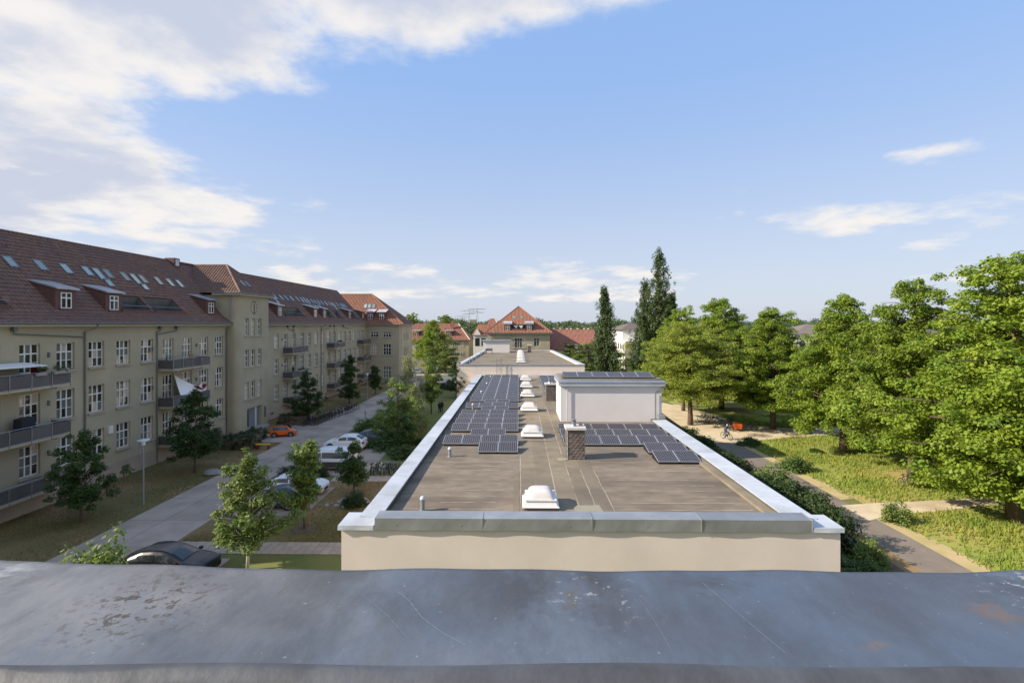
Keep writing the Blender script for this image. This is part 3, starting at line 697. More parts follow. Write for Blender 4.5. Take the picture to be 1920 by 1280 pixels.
# ================================================================ apartment block along the street
FX = -35.1
bl = thing('apartment_block', 'long olive-beige apartment block with brown tiled roof, balconies and clock tower', 'building', (FX, 70, 0))
def holed(mb, P, a0, a1, b0, b1, holes, depth):
    A = sorted({a0, a1, *[h[0] for h in holes], *[h[1] for h in holes]}); B = sorted({b0, b1, *[h[2] for h in holes], *[h[3] for h in holes]})
    for i in range(len(A) - 1):
        for j in range(len(B) - 1):
            ca, cb = (A[i] + A[i + 1]) / 2, (B[j] + B[j + 1]) / 2
            if any(h[0] < ca < h[1] and h[2] < cb < h[3] for h in holes): continue
            mb.quad(P(A[i], B[j], 0), P(A[i + 1], B[j], 0), P(A[i + 1], B[j + 1], 0), P(A[i], B[j + 1], 0))
    for (x0, x1, y0, y1) in [h[:4] for h in holes]:
        c = [(x0, y0), (x1, y0), (x1, y1), (x0, y1)]
        for k in range(4):
            p, q = c[k], c[(k + 1) % 4]; mb.quad(P(*p, 0), P(*q, 0), P(*q, -depth), P(*p, -depth))
WMESH = {}
def win_mesh(w, h, cols, rows, door=False):
    """frame and panes of a casement window facing +X, origin at the middle of the sill"""
    key = (round(w, 2), round(h, 2), cols, rows)
    if key in WMESH: return WMESH[key]
    fr = MB(); b = .07; m = .05
    fr.box(-.09, 0, -w / 2, w / 2, 0, b).box(-.09, 0, -w / 2, w / 2, h - b, h).box(-.09, 0, -w / 2, -w / 2 + b, b, h - b).box(-.09, 0, w / 2 - b, w / 2, b, h - b)
    ys = [-w / 2 + b + (w - 2 * b) * i / cols for i in range(cols + 1)]
    tz = h * .66; zs = [b] + ([b + (tz - b) * k / (rows - 1) for k in range(1, rows - 1)] if rows > 2 else []) + ([tz] if rows > 1 else []) + [h - b]
    for i, y in enumerate(ys[1:-1]): fr.box(-.08, .004, y - m, y + m, b, h - b)
    for z in zs[1:-1]:
        t = .05 if abs(z - tz) < 1e-6 else .022
        for i in range(cols): fr.box(-.085, .01 if t == .05 else -.01, ys[i] + (m if i else 0), ys[i + 1] - (m if i < cols - 1 else 0), z - t, z + t)
    cells = []
    for i in range(cols):
        for j in range(len(zs) - 1): cells.append((ys[i], ys[i + 1], zs[j], zs[j + 1]))
    allp = MB()
    for c in cells: allp.quad((-.05, c[0], c[2]), (-.05, c[1], c[2]), (-.05, c[1], c[3]), (-.05, c[0], c[3]))
    cw, chs = cells[0][1] - cells[0][0], {}
    single = []
    for c in cells:
        k = round(c[3] - c[2], 3)
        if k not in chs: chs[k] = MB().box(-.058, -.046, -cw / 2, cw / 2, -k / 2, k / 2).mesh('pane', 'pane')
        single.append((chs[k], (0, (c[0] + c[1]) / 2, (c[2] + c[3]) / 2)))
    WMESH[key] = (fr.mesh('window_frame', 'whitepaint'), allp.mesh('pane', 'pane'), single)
    return WMESH[key]
SILLM = {}
def window(parent, loc, rz, w, h, cols, rows, sill=True, split=False, sub=False):
    f, p, single = win_mesh(w, h, cols, rows)
    o = put('window', f, parent, loc, (0, 0, rz))
    wp = parent if sub else o
    if not sub: o['local'] = 1
    def child(name, me, l):
        if sub:
            v = Matrix.Rotation(rz, 3, 'Z') @ Vector(l) + Vector(loc); return put(name, me, parent, v, (0, 0, rz))
        return put(name, me, o, l)
    if split:
        for me, l in single: child('pane', me, l)
    else: child('pane', p, (0, 0, 0))
    if sill:
        k = round(w, 2)
        if k not in SILLM: SILLM[k] = MB().box(-.1, .34, -w / 2 - .12, w / 2 + .12, -.15, -.015).mesh('sill', 'sill')
        child('sill', SILLM[k], (0, 0, 0))
    return o
ROWS = [(2.55, 4.75), (6.2, 8.45), (9.95, 12.05)]
FLO = [1.62, 5.35, 9.02]
PF = lambda a, b, d: (FX + d, a, b)
near_c = [35.9 + 2.87 * k for k in range(-3, 9)]; far_c = [72.86 + 2.885 * k for k in range(15)]
BALC = [(31.4, 37.5), (48.75, 54.6), (74.8, 80.3), (92.0, 97.5), (109.4, 114.3)]
def cols_for(c): return 3
holes, wins = [], []
for grp, split in ((near_c, True), (far_c, False)):
    for i, c in enumerate(grp):
        for r, (z0, z1) in enumerate(ROWS):
            w = 1.56 if split else 1.42
            door = any(a + .7 < c < b - .3 for a, b in BALC) and (i % 2 == 0 if split else (c - 72) % 3 < 2.0)
            zb = FLO[r] + .12 if door else z0
            holes.append((c - w / 2, c + w / 2, zb, z1)); wins.append((c, w, zb, z1, split and c > 34.2, door))
for r, (z0, z1) in enumerate(ROWS): holes.append((69.7, 70.4, z0, z1))
wall = MB(); holed(wall, PF, 24, 60.6, 1.5, 13.3, [h for h in holes if h[1] < 60.6], .24); holed(wall, PF, 67.6, 115.8, 1.5, 13.3, [h for h in holes if h[0] > 67.6], .24)
wall.add([(FX - .26, 24, 0), (FX - .26, 115.8, 0), (FX - .26, 115.8, 13.3), (FX - .26, 24, 13.3)], [(0, 1, 2, 3)])
wall.box(-48.4, FX - .3, 24, 24.3, 0, 13.3).box(-48.4, -48.1, 24, 115.8, 0, 13.3)
wall.build('wall', 'render', bl)
pv = [(38.3, .35), (44.2, .4), (52, .3), (58, .3), (71, .3), (76, .3), (84, .3), (91, .3), (99, .3), (106, .3)]
plm = MB(); vh = [(a, a + .95, .55, .95) for a, b in pv]
holed(plm, lambda a, b, d: (FX + .06 + d, a, b), 24, 60.6, 0, 1.5, [h for h in vh if h[1] < 60], .2); holed(plm, lambda a, b, d: (FX + .06 + d, a, b), 67.6, 115.8, 0, 1.5, [h for h in vh if h[0] > 67], .2)
plm.quad((FX + .06, 24, 1.5), (FX + .06, 115.8, 1.5), (FX - .02, 115.8, 1.53), (FX - .02, 24, 1.53)); plm.build('plinth', 'plinth', bl)
for a, b in pv: MB().box(FX - .12, FX - .05, a, a + .95, .55, .95).build('cellar_grille', 'pipe', bl)
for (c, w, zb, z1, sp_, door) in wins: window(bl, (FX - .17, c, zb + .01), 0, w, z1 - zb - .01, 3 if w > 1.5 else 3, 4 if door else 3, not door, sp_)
for r, (z0, z1) in enumerate(ROWS): MB().box(FX - .3, FX - .10, 69.7, 70.4, z0, z1).build('blind_window', 'render', bl)
for r, (z0, z1) in enumerate(ROWS): MB().box(FX - .1, FX + .12, 69.58, 70.52, z0 - .14, z0 - .01).build('sill', 'sill', bl)
# eaves: boxed soffit and gutter
for (ya, yb) in ((24, 60.5), (67.7, 115.5)):
    MB().box(FX - .2, FX + .62, ya, yb, 13.3, 13.52).build('eaves', 'cream', bl)
    MB().tube([(FX + .70, ya, 13.55), (FX + .70, yb, 13.55)], .09, 8).build('gutter', 'pipe', bl)
# downpipes with hoppers and slanting branches
for y0 in (40.4, 60.15, 89.2):
    MB().tube([(FX + .68, y0 + .6, 13.45), (FX + .6, y0 + .5, 13.2), (FX + .12, y0, 12.85), (FX + .12, y0, .3), (FX + .35, y0, .08)], .065, 8).build('downpipe', 'pipe', bl)
MB().tube([(FX + .12, 48.55, 12.75), (FX + .12, 48.55, .3), (FX + .35, 48.55, .08)], .06, 8).build('downpipe', 'pipe', bl)
for (yh, yp, zt) in ((34.6, 40.3, 12.45), (48.9, 48.55, 12.7), (51.3, 48.6, 12.5), (76.2, 78.3, 12.4), (78.3, 78.3, 9.2), (93.5, 89.4, 12.4), (95.6, 95.6, 10), (100.5, 105, 12.5)):
    MB().box(FX + .02, FX + .3, yh - .14, yh + .14, 12.98, 13.28).build('hopper', 'pipe', bl)
    MB().tube([(FX + .14, yh, 13.0), (FX + .14, yh, 12.8), (FX + .12, yp, zt)], .045, 6).build('branch_pipe', 'pipe', bl)
# wall lamps and box
for (y, z) in ((37.3, 11.2), (37.3, 7.6), (37.3, 3.9), (48.0, 11.1), (48.0, 7.4), (54.6, 11.2), (54.6, 7.5), (74.5, 11.2), (74.5, 7.4)):
    MB().box(FX, FX + .12, y - .07, y + .07, z - .18, z + .18).build('wall_lamp', 'pipe', bl)
MB().box(FX, FX + .16, 42.75, 43.2, 4.1, 4.75).build('meter_box', 'whitepaint', bl, bevel=.02)
# balconies
for gi, (ya, yb) in enumerate(BALC):
    for r, z in enumerate(FLO):
        b = MB().box(FX + .01, FX + 1.52, ya, yb, z - .12, z + .06).build('balcony', 'cream', bl, bevel=.01)
        xo = FX + 1.5; n = 4
        for k in range(n):
            y0 = ya + (yb - ya) * k / n; y1 = ya + (yb - ya) * (k + 1) / n
            MB().box(xo - .015, xo + .015, y0 + .03, y1 - .03, z + .12, z + .95).build('panel', 'balcony', b)
        for yy in (ya + .02, yb - .02): MB().box(FX + .06, xo - .03, yy - .012, yy + .012, z + .12, z + .95).build('panel', 'balcony', b)
        m = MB()
        for k in range(n + 1):
            yy = ya + (yb - ya) * k / n; m.box(xo + .02, xo + .06, yy - .02, yy + .02, z - .2, z + 1.05)
        m.build('post', 'metal', b)
        MB().tube([(FX + .02, ya, z + 1.06), (xo + .03, ya, z + 1.06), (xo + .03, yb, z + 1.06), (FX + .02, yb, z + 1.06)], .025, 6).build('handrail', 'metal', b)
        MB().tube([(xo + .03, ya, z + .08), (xo + .03, yb, z + .08)], .02, 6).build('lower_rail', 'metal', b)
        for yy in (ya + .9, yb - .9): MB().box(FX, xo - .1, yy - .1, yy + .1, z - .26, z - .125).build('bracket', 'cream', b)

# ---------------- tiled roofs
def tile_roof(P0, U, V, lu, lv, inside=None, tw=.34, tc=.40, m='tile', parent=None, name='tile_field', sag=0.0):
    P0, U, V = np.array(P0, float), np.array(U, float), np.array(V, float); U /= np.linalg.norm(U); V /= np.linalg.norm(V); Nn = np.cross(U, V)
    if Nn[2] < 0: Nn = -Nn
    nu, nv = int(round(lu / tw)), int(round(lv / tc)); tw, tc = lu / nu, lv / nv
    prof = np.array([0, .045, .075, .045, 0.0]) * (tw / .3); ug = np.array([0, .25, .5, .75, 1.0]) * tw
    I, J = np.meshgrid(np.arange(nu), np.arange(nv), indexing='ij'); I = I.ravel(); J = J.ravel()
    if inside is not None:
        k = inside((I + .5) * tw, (J + .5) * tc); I, J = I[k], J[k]
    rg = np.random.default_rng(1); lift = rg.uniform(-.006, .006, len(I))
    quads = []
    for q in range(4):
        u0 = I * tw + ug[q]; u1 = I * tw + ug[q + 1]; v0 = J * tc; v1 = (J + 1) * tc + .02
        def pt(u, v, n): return P0 + u[:, None] * U + v[:, None] * V + n[:, None] * Nn
        a, b = .05 + prof[q] + lift, .05 + prof[q + 1] + lift
        quads.append(np.stack([pt(u0, v0, a), pt(u1, v0, b), pt(u1, v1, b - .045), pt(u0, v1, a - .045)], 1))
        quads.append(np.stack([pt(u0, v0, a * 0), pt(u1, v0, a * 0), pt(u1, v0, b), pt(u0, v0, a)], 1))
    V4 = np.concatenate(quads).reshape(-1, 3)
    o = put(name, np_mesh(name, V4, 4, m), parent); o['kind'] = 'stuff'
    return o
def tube_part(name, pts, r, m, parent): return MB().tube(pts, r, 8).build(name, m, parent)
EZ, KX, KZ, RX, RZT = 13.56, -35.55, 14.3, -41.6, 20.95
KICK = Vector((KX - (FX + .68), 0, KZ - EZ)); MAIN = Vector((RX - KX, 0, RZT - KZ)); lk, lm = KICK.length, MAIN.length
RN = Vector((-MAIN.z, 0, MAIN.x)); RN = RN if RN.z > 0 else -RN; RN.normalize()
def roofpt(x, y): return WP(x, y, (KX, 0, KZ), RN)
def zroof(X): return KZ + (KX - X) * MAIN.z / -MAIN.x if X < KX else EZ + (FX + .68 - X) * KICK.z / -KICK.x
# roof terraces cut into the slope: (y0, y1, height range)
TERR = []
for (xa, xb) in ((-60, 26), (233, 288), (293, 347)):
    ya, yb = roofpt(xa, 590).y, roofpt(xb, 590).y; TERR.append((ya, yb))
for (xa, xb) in ((527, 566), (610, 622), (627, 637), (655, 666)):
    ya, yb = WX(xa, 598, -36.5).y, WX(xb, 598, -36.5).y; TERR.append((ya, yb))
TZ0, TZ1 = 14.55, 16.05
vz = lambda z: (z - KZ) / MAIN.z * lm
rb = MB().add([(FX + .68, 24, EZ - .02), (FX + .68, 115.5, EZ - .02), (KX, 115.5, KZ - .03), (KX, 24, KZ - .03), (RX, 115.5, RZT - .03), (RX, 24, RZT - .03), (-48.6, 115.5, 13.5), (-48.6, 24, 13.5)], [(5, 4, 6, 7), (0, 1, 2, 3)])
mu = MAIN.normalized()
holed(rb, lambda a, b, d: (KX + mu.x * b + RN.x * (d - .03), a, KZ + mu.z * b + RN.z * (d - .03)), 24, 115.5, 0, lm, [(a, b, vz(TZ0), vz(TZ1)) for a, b in TERR], .02)
roof = rb.build('roof', 'dormer', bl)
def ins_main(y0):
    def f(u, v):
        k = np.ones(len(u), bool)
        for a, b in TERR: k &= ~((u + y0 > a) & (u + y0 < b) & (v > vz(TZ0)) & (v < vz(TZ1)))
        return k
    return f
for (ya, yb) in ((24, 60.9), (67.3, 115.5)):
    tile_roof((FX + .70, ya, EZ), (0, 1, 0), KICK, yb - ya, lk, m='tile', parent=roof)
    tile_roof((KX, ya, KZ), (0, 1, 0), MAIN, yb - ya, lm, ins_main(ya), m='tile', parent=roof)
tile_roof((-39, 60.9, KZ + 3), (0, 1, 0), MAIN, 6.4, 3.6, m='tile', parent=roof)
m = MB()
for k in range(int(91 / .4)): y0 = 24.3 + .4 * k; m.tube([(RX, y0, RZT + .04), (RX, y0 + .38, RZT + .06)], .13, 6)
o = m.build('ridge_tiles', 'tile', roof); o['kind'] = 'stuff'
for (a, b) in TERR:
    xa, xb = KX - (TZ0 - KZ) * -MAIN.x / MAIN.z, KX - (TZ1 - KZ) * -MAIN.x / MAIN.z
    t = MB(); t.quad((xa, a, TZ0), (xa, b, TZ0), (xb - .6, b, TZ0 - .1), (xb - .6, a, TZ0 - .1)).quad((xb - .6, a, TZ0 - .1), (xb - .6, b, TZ0 - .1), (xb, b, TZ1), (xb, a, TZ1))
    t.add([(xa, a, TZ0), (xb - .6, a, TZ0 - .1), (xb, a, TZ1)], [(0, 1, 2)]).add([(xa, b, TZ0), (xb, b, TZ1), (xb - .6, b, TZ0 - .1)], [(0, 1, 2)])
    t.build('roof_terrace', 'pipe', bl)
    MB().box(xa - .03, xa + .14, a - .1, b + .1, TZ0 - .25, TZ0 + .28).build('terrace_parapet', 'dormer', bl)
    MB().tube([(xa + .05, a, TZ0 + .62), (xa + .05, b, TZ0 + .62)], .025, 6).build('terrace_rail', 'metal', bl)
# roof windows
def roofwin(x, y, w=.78, l=1.15, p=None, n=None, up=None, along=None, par=None):
    c = roofpt(x, y) if p is None else WP(x, y, p, n)
    nn = RN if n is None else Vector(n).normalized(); upv = MAIN.normalized() if up is None else Vector(up).normalized(); al = Vector((0, 1, 0)) if along is None else Vector(along)
    def q(a, b, d): return c + al * a + upv * b + nn * d
    f = MB(); b = .07
    for (a0, a1, b0, b1) in ((-w / 2, w / 2, -l / 2, -l / 2 + b), (-w / 2, w / 2, l / 2 - b, l / 2), (-w / 2, -w / 2 + b, -l / 2 + b, l / 2 - b), (w / 2 - b, w / 2, -l / 2 + b, l / 2 - b)):
        f.hexa([q(a0, b0, 0), q(a1, b0, 0), q(a1, b1, 0), q(a0, b1, 0)], [q(a0, b0, .15), q(a1, b0, .15), q(a1, b1, .15), q(a0, b1, .15)])
    o = f.build('roof_window', 'pipe', par or bl)
    MB().quad(q(-w / 2 + b, -l / 2 + b, .125), q(w / 2 - b, -l / 2 + b, .125), q(w / 2 - b, l / 2 - b, .125), q(-w / 2 + b, l / 2 - b, .125)).build('glass', 'roofglass', o)
z1 = lambda x, y: (x / 4.571, 400 + y / 4.571)
for (x, y, l) in ((80, 420, 1.2), (340, 450, 1.2), (560, 480, 1.2), (742, 500, 1.2), (843, 525, 1.5), (930, 600, 1.0), (920, 522, 1.2), (1065, 545, 1.2), (1157, 568, 1.5), (1237, 635, .9), (1220, 568, 1.2),
                  (1352, 583, 1.2), (1453, 597, 1.2), (1535, 607, 1.2)): roofwin(*z1(x, y), l=l)
z3 = lambda x, y: (490 + x / 7.11, 520 + y / 7.11)
for (x, y, l) in ((150, 268, 1.5), (175, 262, 1.2), (208, 330, .9), (258, 272, 1.2), (325, 277, 1.2), (400, 286, 1.2), (475, 292, 1.2), (540, 307, 1.2), (580, 310, 1.5), (618, 316, 1.2), (650, 375, 1.2), (672, 322, 1.2), (715, 332, 1.2),
                  (780, 390, 1.2), (758, 335, 1.2), (805, 343, 1.2), (858, 350, 1.2), (905, 355, 1.2), (940, 362, 1.2), (965, 368, 1.2), (992, 415, .9), (1010, 366, 1.2), (1060, 377, 1.2), (1085, 380, 1.2), (1110, 384, 1.2)): roofwin(*z3(x, y), l=l)
for (x, y) in ((9.5, 463.5), (107, 479)):
    c = roofpt(x, y); MB().hexa([c + Vector((0, -.2, 0)), c + Vector((0, .2, 0)), c + Vector((-.35, .2, .38)), c + Vector((-.35, -.2, .38))], [c + Vector((.02, -.18, .22)), c + Vector((.02, .18, .22)), c + Vector((-.3, .12, .45)), c + Vector((-.3, -.12, .45))]).build('roof_vent', 'dormer', bl)
# chimney stub at the ridge
c = roofpt(328, 500); o = MB().box(c.x - .9, c.x + .25, c.y - .5, c.y + .5, c.z - 1, c.z + 1.0).build('chimney', 'dormer', bl)
MB().box(c.x + .26, c.x + .3, c.y - .3, c.y + .3, c.z + .1, c.z + .85).build('chimney_panel', 'zinclight', o)
# shed dormers facing the street
def dormer(yc, w, zb, zt, ww=.95, wh=1.25):
    xf = KX - (zb - KZ) * -MAIN.x / MAIN.z + .05
    xb = xf
    while zroof(xb) < zt + (xf - xb) * .30: xb -= .05
    zbk = zt + (xf - xb) * .30
    d = MB()
    a, b = yc - w / 2, yc + w / 2
    d.quad((xf, a, zb - .1), (xf, b, zb - .1), (xf, b, zt), (xf, a, zt))
    d.add([(xf, a, zb - .1), (xf, a, zt), (xb, a, zbk)], [(0, 1, 2)]).add([(xf, b, zb - .1), (xb, b, zbk), (xf, b, zt)], [(0, 1, 2)])
    o = d.build('dormer', 'dormer', bl)
    MB().hexa([(xf + .22, a - .15, zt + .0), (xf + .22, b + .15, zt), (xb - .1, b + .15, zbk + .03), (xb - .1, a - .15, zbk + .03)],
              [(xf + .22, a - .15, zt + .12), (xf + .22, b + .15, zt + .12), (xb - .1, b + .15, zbk + .15), (xb - .1, a - .15, zbk + .15)]).build('dormer_roof', 'zinc', o)
    window(o, (xf + .05, yc, zb + .12), 0, ww, wh, 2, 2, False, sub=True)
    MB().box(xf, xf + .12, yc - ww / 2 - .12, yc + ww / 2 + .12, zb - .02, zb + .1).build('dormer_sill', 'dormer', o)
for (xa, xb) in ((72, 112), (169.5, 201), (365.5, 383)):
    X = -37.1; dormer((WX(xa, 570, X).y + WX(xb, 570, X).y) / 2, abs(WX(xb, 570, X).y - WX(xa, 570, X).y), 14.6, 16.2)
for (xa, xb) in ((502.5, 514), (573, 581.5), (591, 599), (641, 647), (667, 673)):
    X = -37.1; dormer((WX(xa, 590, X).y + WX(xb, 590, X).y) / 2, 1.9, 14.6, 16.2)

# ---------------- clock tower bay
TX, T0, T1 = -33.7, 60.4, 67.7
def tower():
    m = MB(); rr = .75
    prof = [(FX - 3, T0)] + [(TX - rr + rr * math.sin(a), T0 + rr - rr * math.cos(a)) for a in np.linspace(0, math.pi / 2, 6)]
    for i in range(len(prof) - 1): m.quad((*prof[i], 0), (*prof[i + 1], 0), (*prof[i + 1], 17), (*prof[i], 17))
    cs = [62.3, 63.8, 65.4]; hs = [(c - .5, c + .5, a, b) for c in cs for a, b in ((4.15, 6.3), (8.15, 10.3), (12.05, 14.2))]
    hs.append((62.4, 65.9, .35, 2.95))
    holed(m, lambda a, b, d: (TX + d, a, b), T0 + rr, T1, 0, 17, hs, .35)
    m.quad((TX, T1, 0), (FX - 3, T1, 0), (FX - 3, T1, 17), (TX, T1, 17))
    m.quad((TX - .5, T0 + .9, 0), (TX - .5, T1 - .2, 0), (TX - .5, T1 - .2, 17), (TX - .5, T0 + .9, 17))
    m.build('tower_wall', 'render', bl)
    for c in cs:
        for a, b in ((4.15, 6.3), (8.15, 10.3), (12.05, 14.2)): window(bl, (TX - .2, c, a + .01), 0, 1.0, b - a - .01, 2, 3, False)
    for a in (4.15, 8.15, 12.05): MB().box(TX - .1, TX + .12, 61.6, 66.1, a - .16, a - .02).build('sill', 'sill', bl)
    d = MB().box(TX - .42, TX - .36, 62.4, 65.9, .35, 2.95).build('entrance_door', 'steelgrey', bl)
    MB().box(TX - .36, TX - .32, 62.9, 63.3, .6, 2.7).build('glazing', 'carglass', d); MB().box(TX - .36, TX - .30, 64.9, 65.2, .35, 2.95).build('door_frame', 'whitepaint', d)
    MB().box(TX, TX + .1, 66.6, 66.9, 1.2, 2.6).build('notice_board', 'pipe', bl)
    MB().box(TX, TX + .8, 62.0, 66.4, 0, .3).build('entrance_step', 'concrete', bl)
    MB().tube([(FX + .5, T0 - .12, 17.0), (FX + .5, T0 - .12, 13.6)], .05, 6).build('downpipe', 'steelgrey', bl)
    # clock: twelve raised numeral strokes and two hands
    k = MB(); cy, cz, r0 = 63.95, 15.55, .78
    for i in range(12):
        a = i * math.pi / 6; p = Vector((0, math.sin(a), math.cos(a))); t = Vector((0, math.cos(a), -math.sin(a))); c = Vector((TX + .005, cy, cz)) + p * r0
        for s_ in ((-.05, .05) if i % 3 == 0 else (0,)):
            q = c + t * s_; u, w = p * .13, t * .02
            k.hexa([q - u - w, q - u + w, q + u + w, q + u - w], [x + Vector((.05, 0, 0)) for x in (q - u - w, q - u + w, q + u + w, q + u - w)])
    o = k.build('clock', 'mark', bl)
    for (s_, l, w) in ((1, .42, .05), (-1, .78, .04)): MB().box(TX + .06, TX + .085, cy - w, cy + w, cz - .05 if s_ > 0 else cz - l, cz + l if s_ > 0 else cz + .08).build('clock_hand', 'black', o)
    ev = MB().box(FX - 1.5, TX + .5, T0 - .5, T1 + .5, 16.95, 17.2).build('tower_eaves', 'cream', bl)
    MB().tube([(FX - 1.3, T0 - .55, 17.22), (TX + .55, T0 - .55, 17.22), (TX + .55, T1 + .55, 17.22)], .08, 8).build('gutter', 'pipe', bl)
    ye0, ye1, xe, ym, zr, xr = T0 - .5, T1 + .5, TX + .5, (T0 + T1) / 2, 20.9, -37.2
    E = 17.2; xb = -42.5
    tr = MB().add([(xb, ye0, E), (xe, ye0, E), (xe, ye1, E), (xb, ye1, E), (xb, ym, zr - .04), (xr, ym, zr - .04)], [(0, 1, 5, 4), (1, 2, 5), (3, 4, 5, 2)]).build('tower_roof', 'dormer', bl)
    sl_ = math.hypot(ym - ye0, zr - E); L = xe - xb
    tile_roof((xb, ye0, E), (1, 0, 0), (0, ym - ye0, zr - E), L, sl_, lambda u, v: u < L - (xe - xr) * v / sl_, m='tile', parent=tr)
    s2 = math.hypot(xe - xr, zr - E); W = ye1 - ye0
    tile_roof((xe, ye0, E), (0, 1, 0), (xr - xe, 0, zr - E), W, s2, lambda u, v: (u > W / 2 * v / s2) & (u < W - W / 2 * v / s2), m='tile', parent=tr)
    for yy in (ye0, ye1): tube_part('hip_tiles', [(xe, yy, E + .08), ((xe + xr) / 2, (yy + ym) / 2, (E + zr) / 2 + .03), (xr, ym, zr + .06)], .13, 'tile', tr)
    tube_part('ridge_tiles', [(xr, ym, zr + .06), (xb, ym, zr + .06)], .13, 'tile', tr)
    n = Vector((zr - E, 0, xe - xr)); up = Vector((xr - xe, 0, zr - E))
    for x, y in ((454, 532), (463, 533.5)): roofwin(x, y, .6, 1.1, (xe, 0, E), n, up)
tower()

# ---------------- far wing at right angles
WY0, WX1, WD = 115.8, -26.9, 11.2
def far_wing():
    z5 = lambda x, y: (640 + x / 7.11, 540 + y / 7.11)
    m = MB(); P = lambda a, b, d: (a, WY0 - d, b); hs = []
    for xs in ((390, 492), (558, 660)):
        for ys in ((585, 655), (745, 890), (1042, 1195)):
            p = WY(*z5(xs[0], ys[1]), WY0); q = WY(*z5(xs[1], ys[0]), WY0); hs.append((p.x, q.x, p.z, q.z))
    holed(m, P, FX - 3, WX1 - .6, 0, 13.2, hs, .22)
    m.quad((WX1 - .6, WY0, 0), (WX1, WY0 + .6, 0), (WX1, WY0 + .6, 13.2), (WX1 - .6, WY0, 13.2))
    h2_ = []
    for ys in ((9.6, 11.2), (6.0, 7.9)):
        for c in (118.6, 120.4, 122.2): h2_.append((c - .45, c + .45, *ys))
    holed(m, lambda a, b, d: (WX1 + d, a, b), WY0 + .6, WY0 + WD, 0, 13.2, h2_, .25)
    m.quad((FX - 3, WY0 + .3, 0), (WX1 - .4, WY0 + .3, 0), (WX1 - .4, WY0 + .3, 13.2), (FX - 3, WY0 + .3, 13.2)).quad((WX1 - .35, WY0 + .4, 0), (WX1 - .35, WY0 + WD, 0), (WX1 - .35, WY0 + WD, 13.2), (WX1 - .35, WY0 + .4, 13.2))
    m.quad((WX1, WY0 + WD, 0), (FX - 12, WY0 + WD, 0), (FX - 12, WY0 + WD, 13.2), (WX1, WY0 + WD, 13.2))
    m.build('wing_wall', 'render', bl)
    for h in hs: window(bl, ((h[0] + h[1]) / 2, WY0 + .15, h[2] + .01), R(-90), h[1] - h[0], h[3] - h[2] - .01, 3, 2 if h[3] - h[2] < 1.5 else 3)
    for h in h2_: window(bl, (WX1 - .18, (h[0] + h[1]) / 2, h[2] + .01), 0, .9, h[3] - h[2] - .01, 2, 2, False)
    E, zr, ov = 13.35, 20.55, .55; x0, x1, y0, y1 = -48, WX1 + ov, WY0 - ov, WY0 + WD + ov; ym = (y0 + y1) / 2; xr = -35.4
    MB().box(FX - .3, x1, y0, y1, 13.15, 13.34).build('wing_eaves', 'cream', bl)
    MB().tube([(FX + .5, y0 - .06, 13.36), (x1 + .06, y0 - .06, 13.36), (x1 + .06, y1, 13.36)], .09, 6).build('gutter', 'pipe', bl)
    tr = MB().add([(x0, y0, E), (x1, y0, E), (x1, y1, E), (x0, y1, E), (x0, ym, zr - .04), (xr, ym, zr - .04)], [(0, 1, 5, 4), (1, 2, 5), (3, 4, 5, 2)]).build('wing_roof', 'dormer', bl)
    s = math.hypot(ym - y0, zr - E); L = x1 - x0
    tile_roof((x0, y0, E), (1, 0, 0), (0, ym - y0, zr - E), L, s, lambda u, v: u < L - (x1 - xr) * v / s, m='tile2', parent=tr, tw=.34)
    s2 = math.hypot(x1 - xr, zr - E); W = y1 - y0
    tile_roof((x1, y0, E), (0, 1, 0), (xr - x1, 0, zr - E), W, s2, lambda u, v: (u > W / 2 * v / s2) & (u < W - W / 2 * v / s2), m='tile', parent=tr, tw=.34)
    tube_part('hip_tiles', [(x1, y0, E + .08), (xr, ym, zr + .06)], .14, 'tile2', tr); tube_part('hip_tiles', [(x1, y1, E + .08), (xr, ym, zr + .06)], .14, 'tile2', tr); tube_part('ridge_tiles', [(xr, ym, zr + .06), (x0, ym, zr + .06)], .14, 'tile2', tr)
    n = Vector((0, -(zr - E), ym - y0)); up = Vector((0, ym - y0, zr - E))
    for x in (322, 374, 430): roofwin(*z5(x, 243), .8, 1.3, (0, y0, E), n, up, (1, 0, 0))
    for (xa, xb) in ((335, 440), (478, 595)):
        p = WP(*z5((xa + xb) / 2, 425), (0, y0, E), n); w = (xb - xa) / 7.11 * p.y / 950 * .9; zt = p.z + 1.75; yf = p.y - .05; yb = yf
        while E + (yb - y0) * (zr - E) / (ym - y0) < zt + (yb - yf) * .3: yb += .05
        zb = zt + (yb - yf) * .3; a, b = p.x - w / 2, p.x + w / 2
        d = MB().quad((a, yf, p.z - .1), (b, yf, p.z - .1), (b, yf, zt), (a, yf, zt)).add([(a, yf, p.z - .1), (a, yf, zt), (a, yb, zb)], [(0, 1, 2)]).add([(b, yf, p.z - .1), (b, yb, zb), (b, yf, zt)], [(0, 1, 2)]).build('dormer', 'dormer', bl)
        MB().hexa([(a - .2, yf - .25, zt), (b + .2, yf - .25, zt), (b + .2, yb, zb), (a - .2, yb, zb)], [(a - .2, yf - .25, zt + .16), (b + .2, yf - .25, zt + .16), (b + .2, yb, zb + .16), (a - .2, yb, zb + .16)]).build('dormer_roof', 'zinclight', d)
        window(d, (p.x, yf - .05, p.z + .15), R(-90), 1.1, 1.35, 2, 2, False, sub=True)
    MB().box(-28.6, -27.6, y1 - 3, y1 - 2, 13.4, 15.3).build('chimney', 'sill', bl)
far_wing()
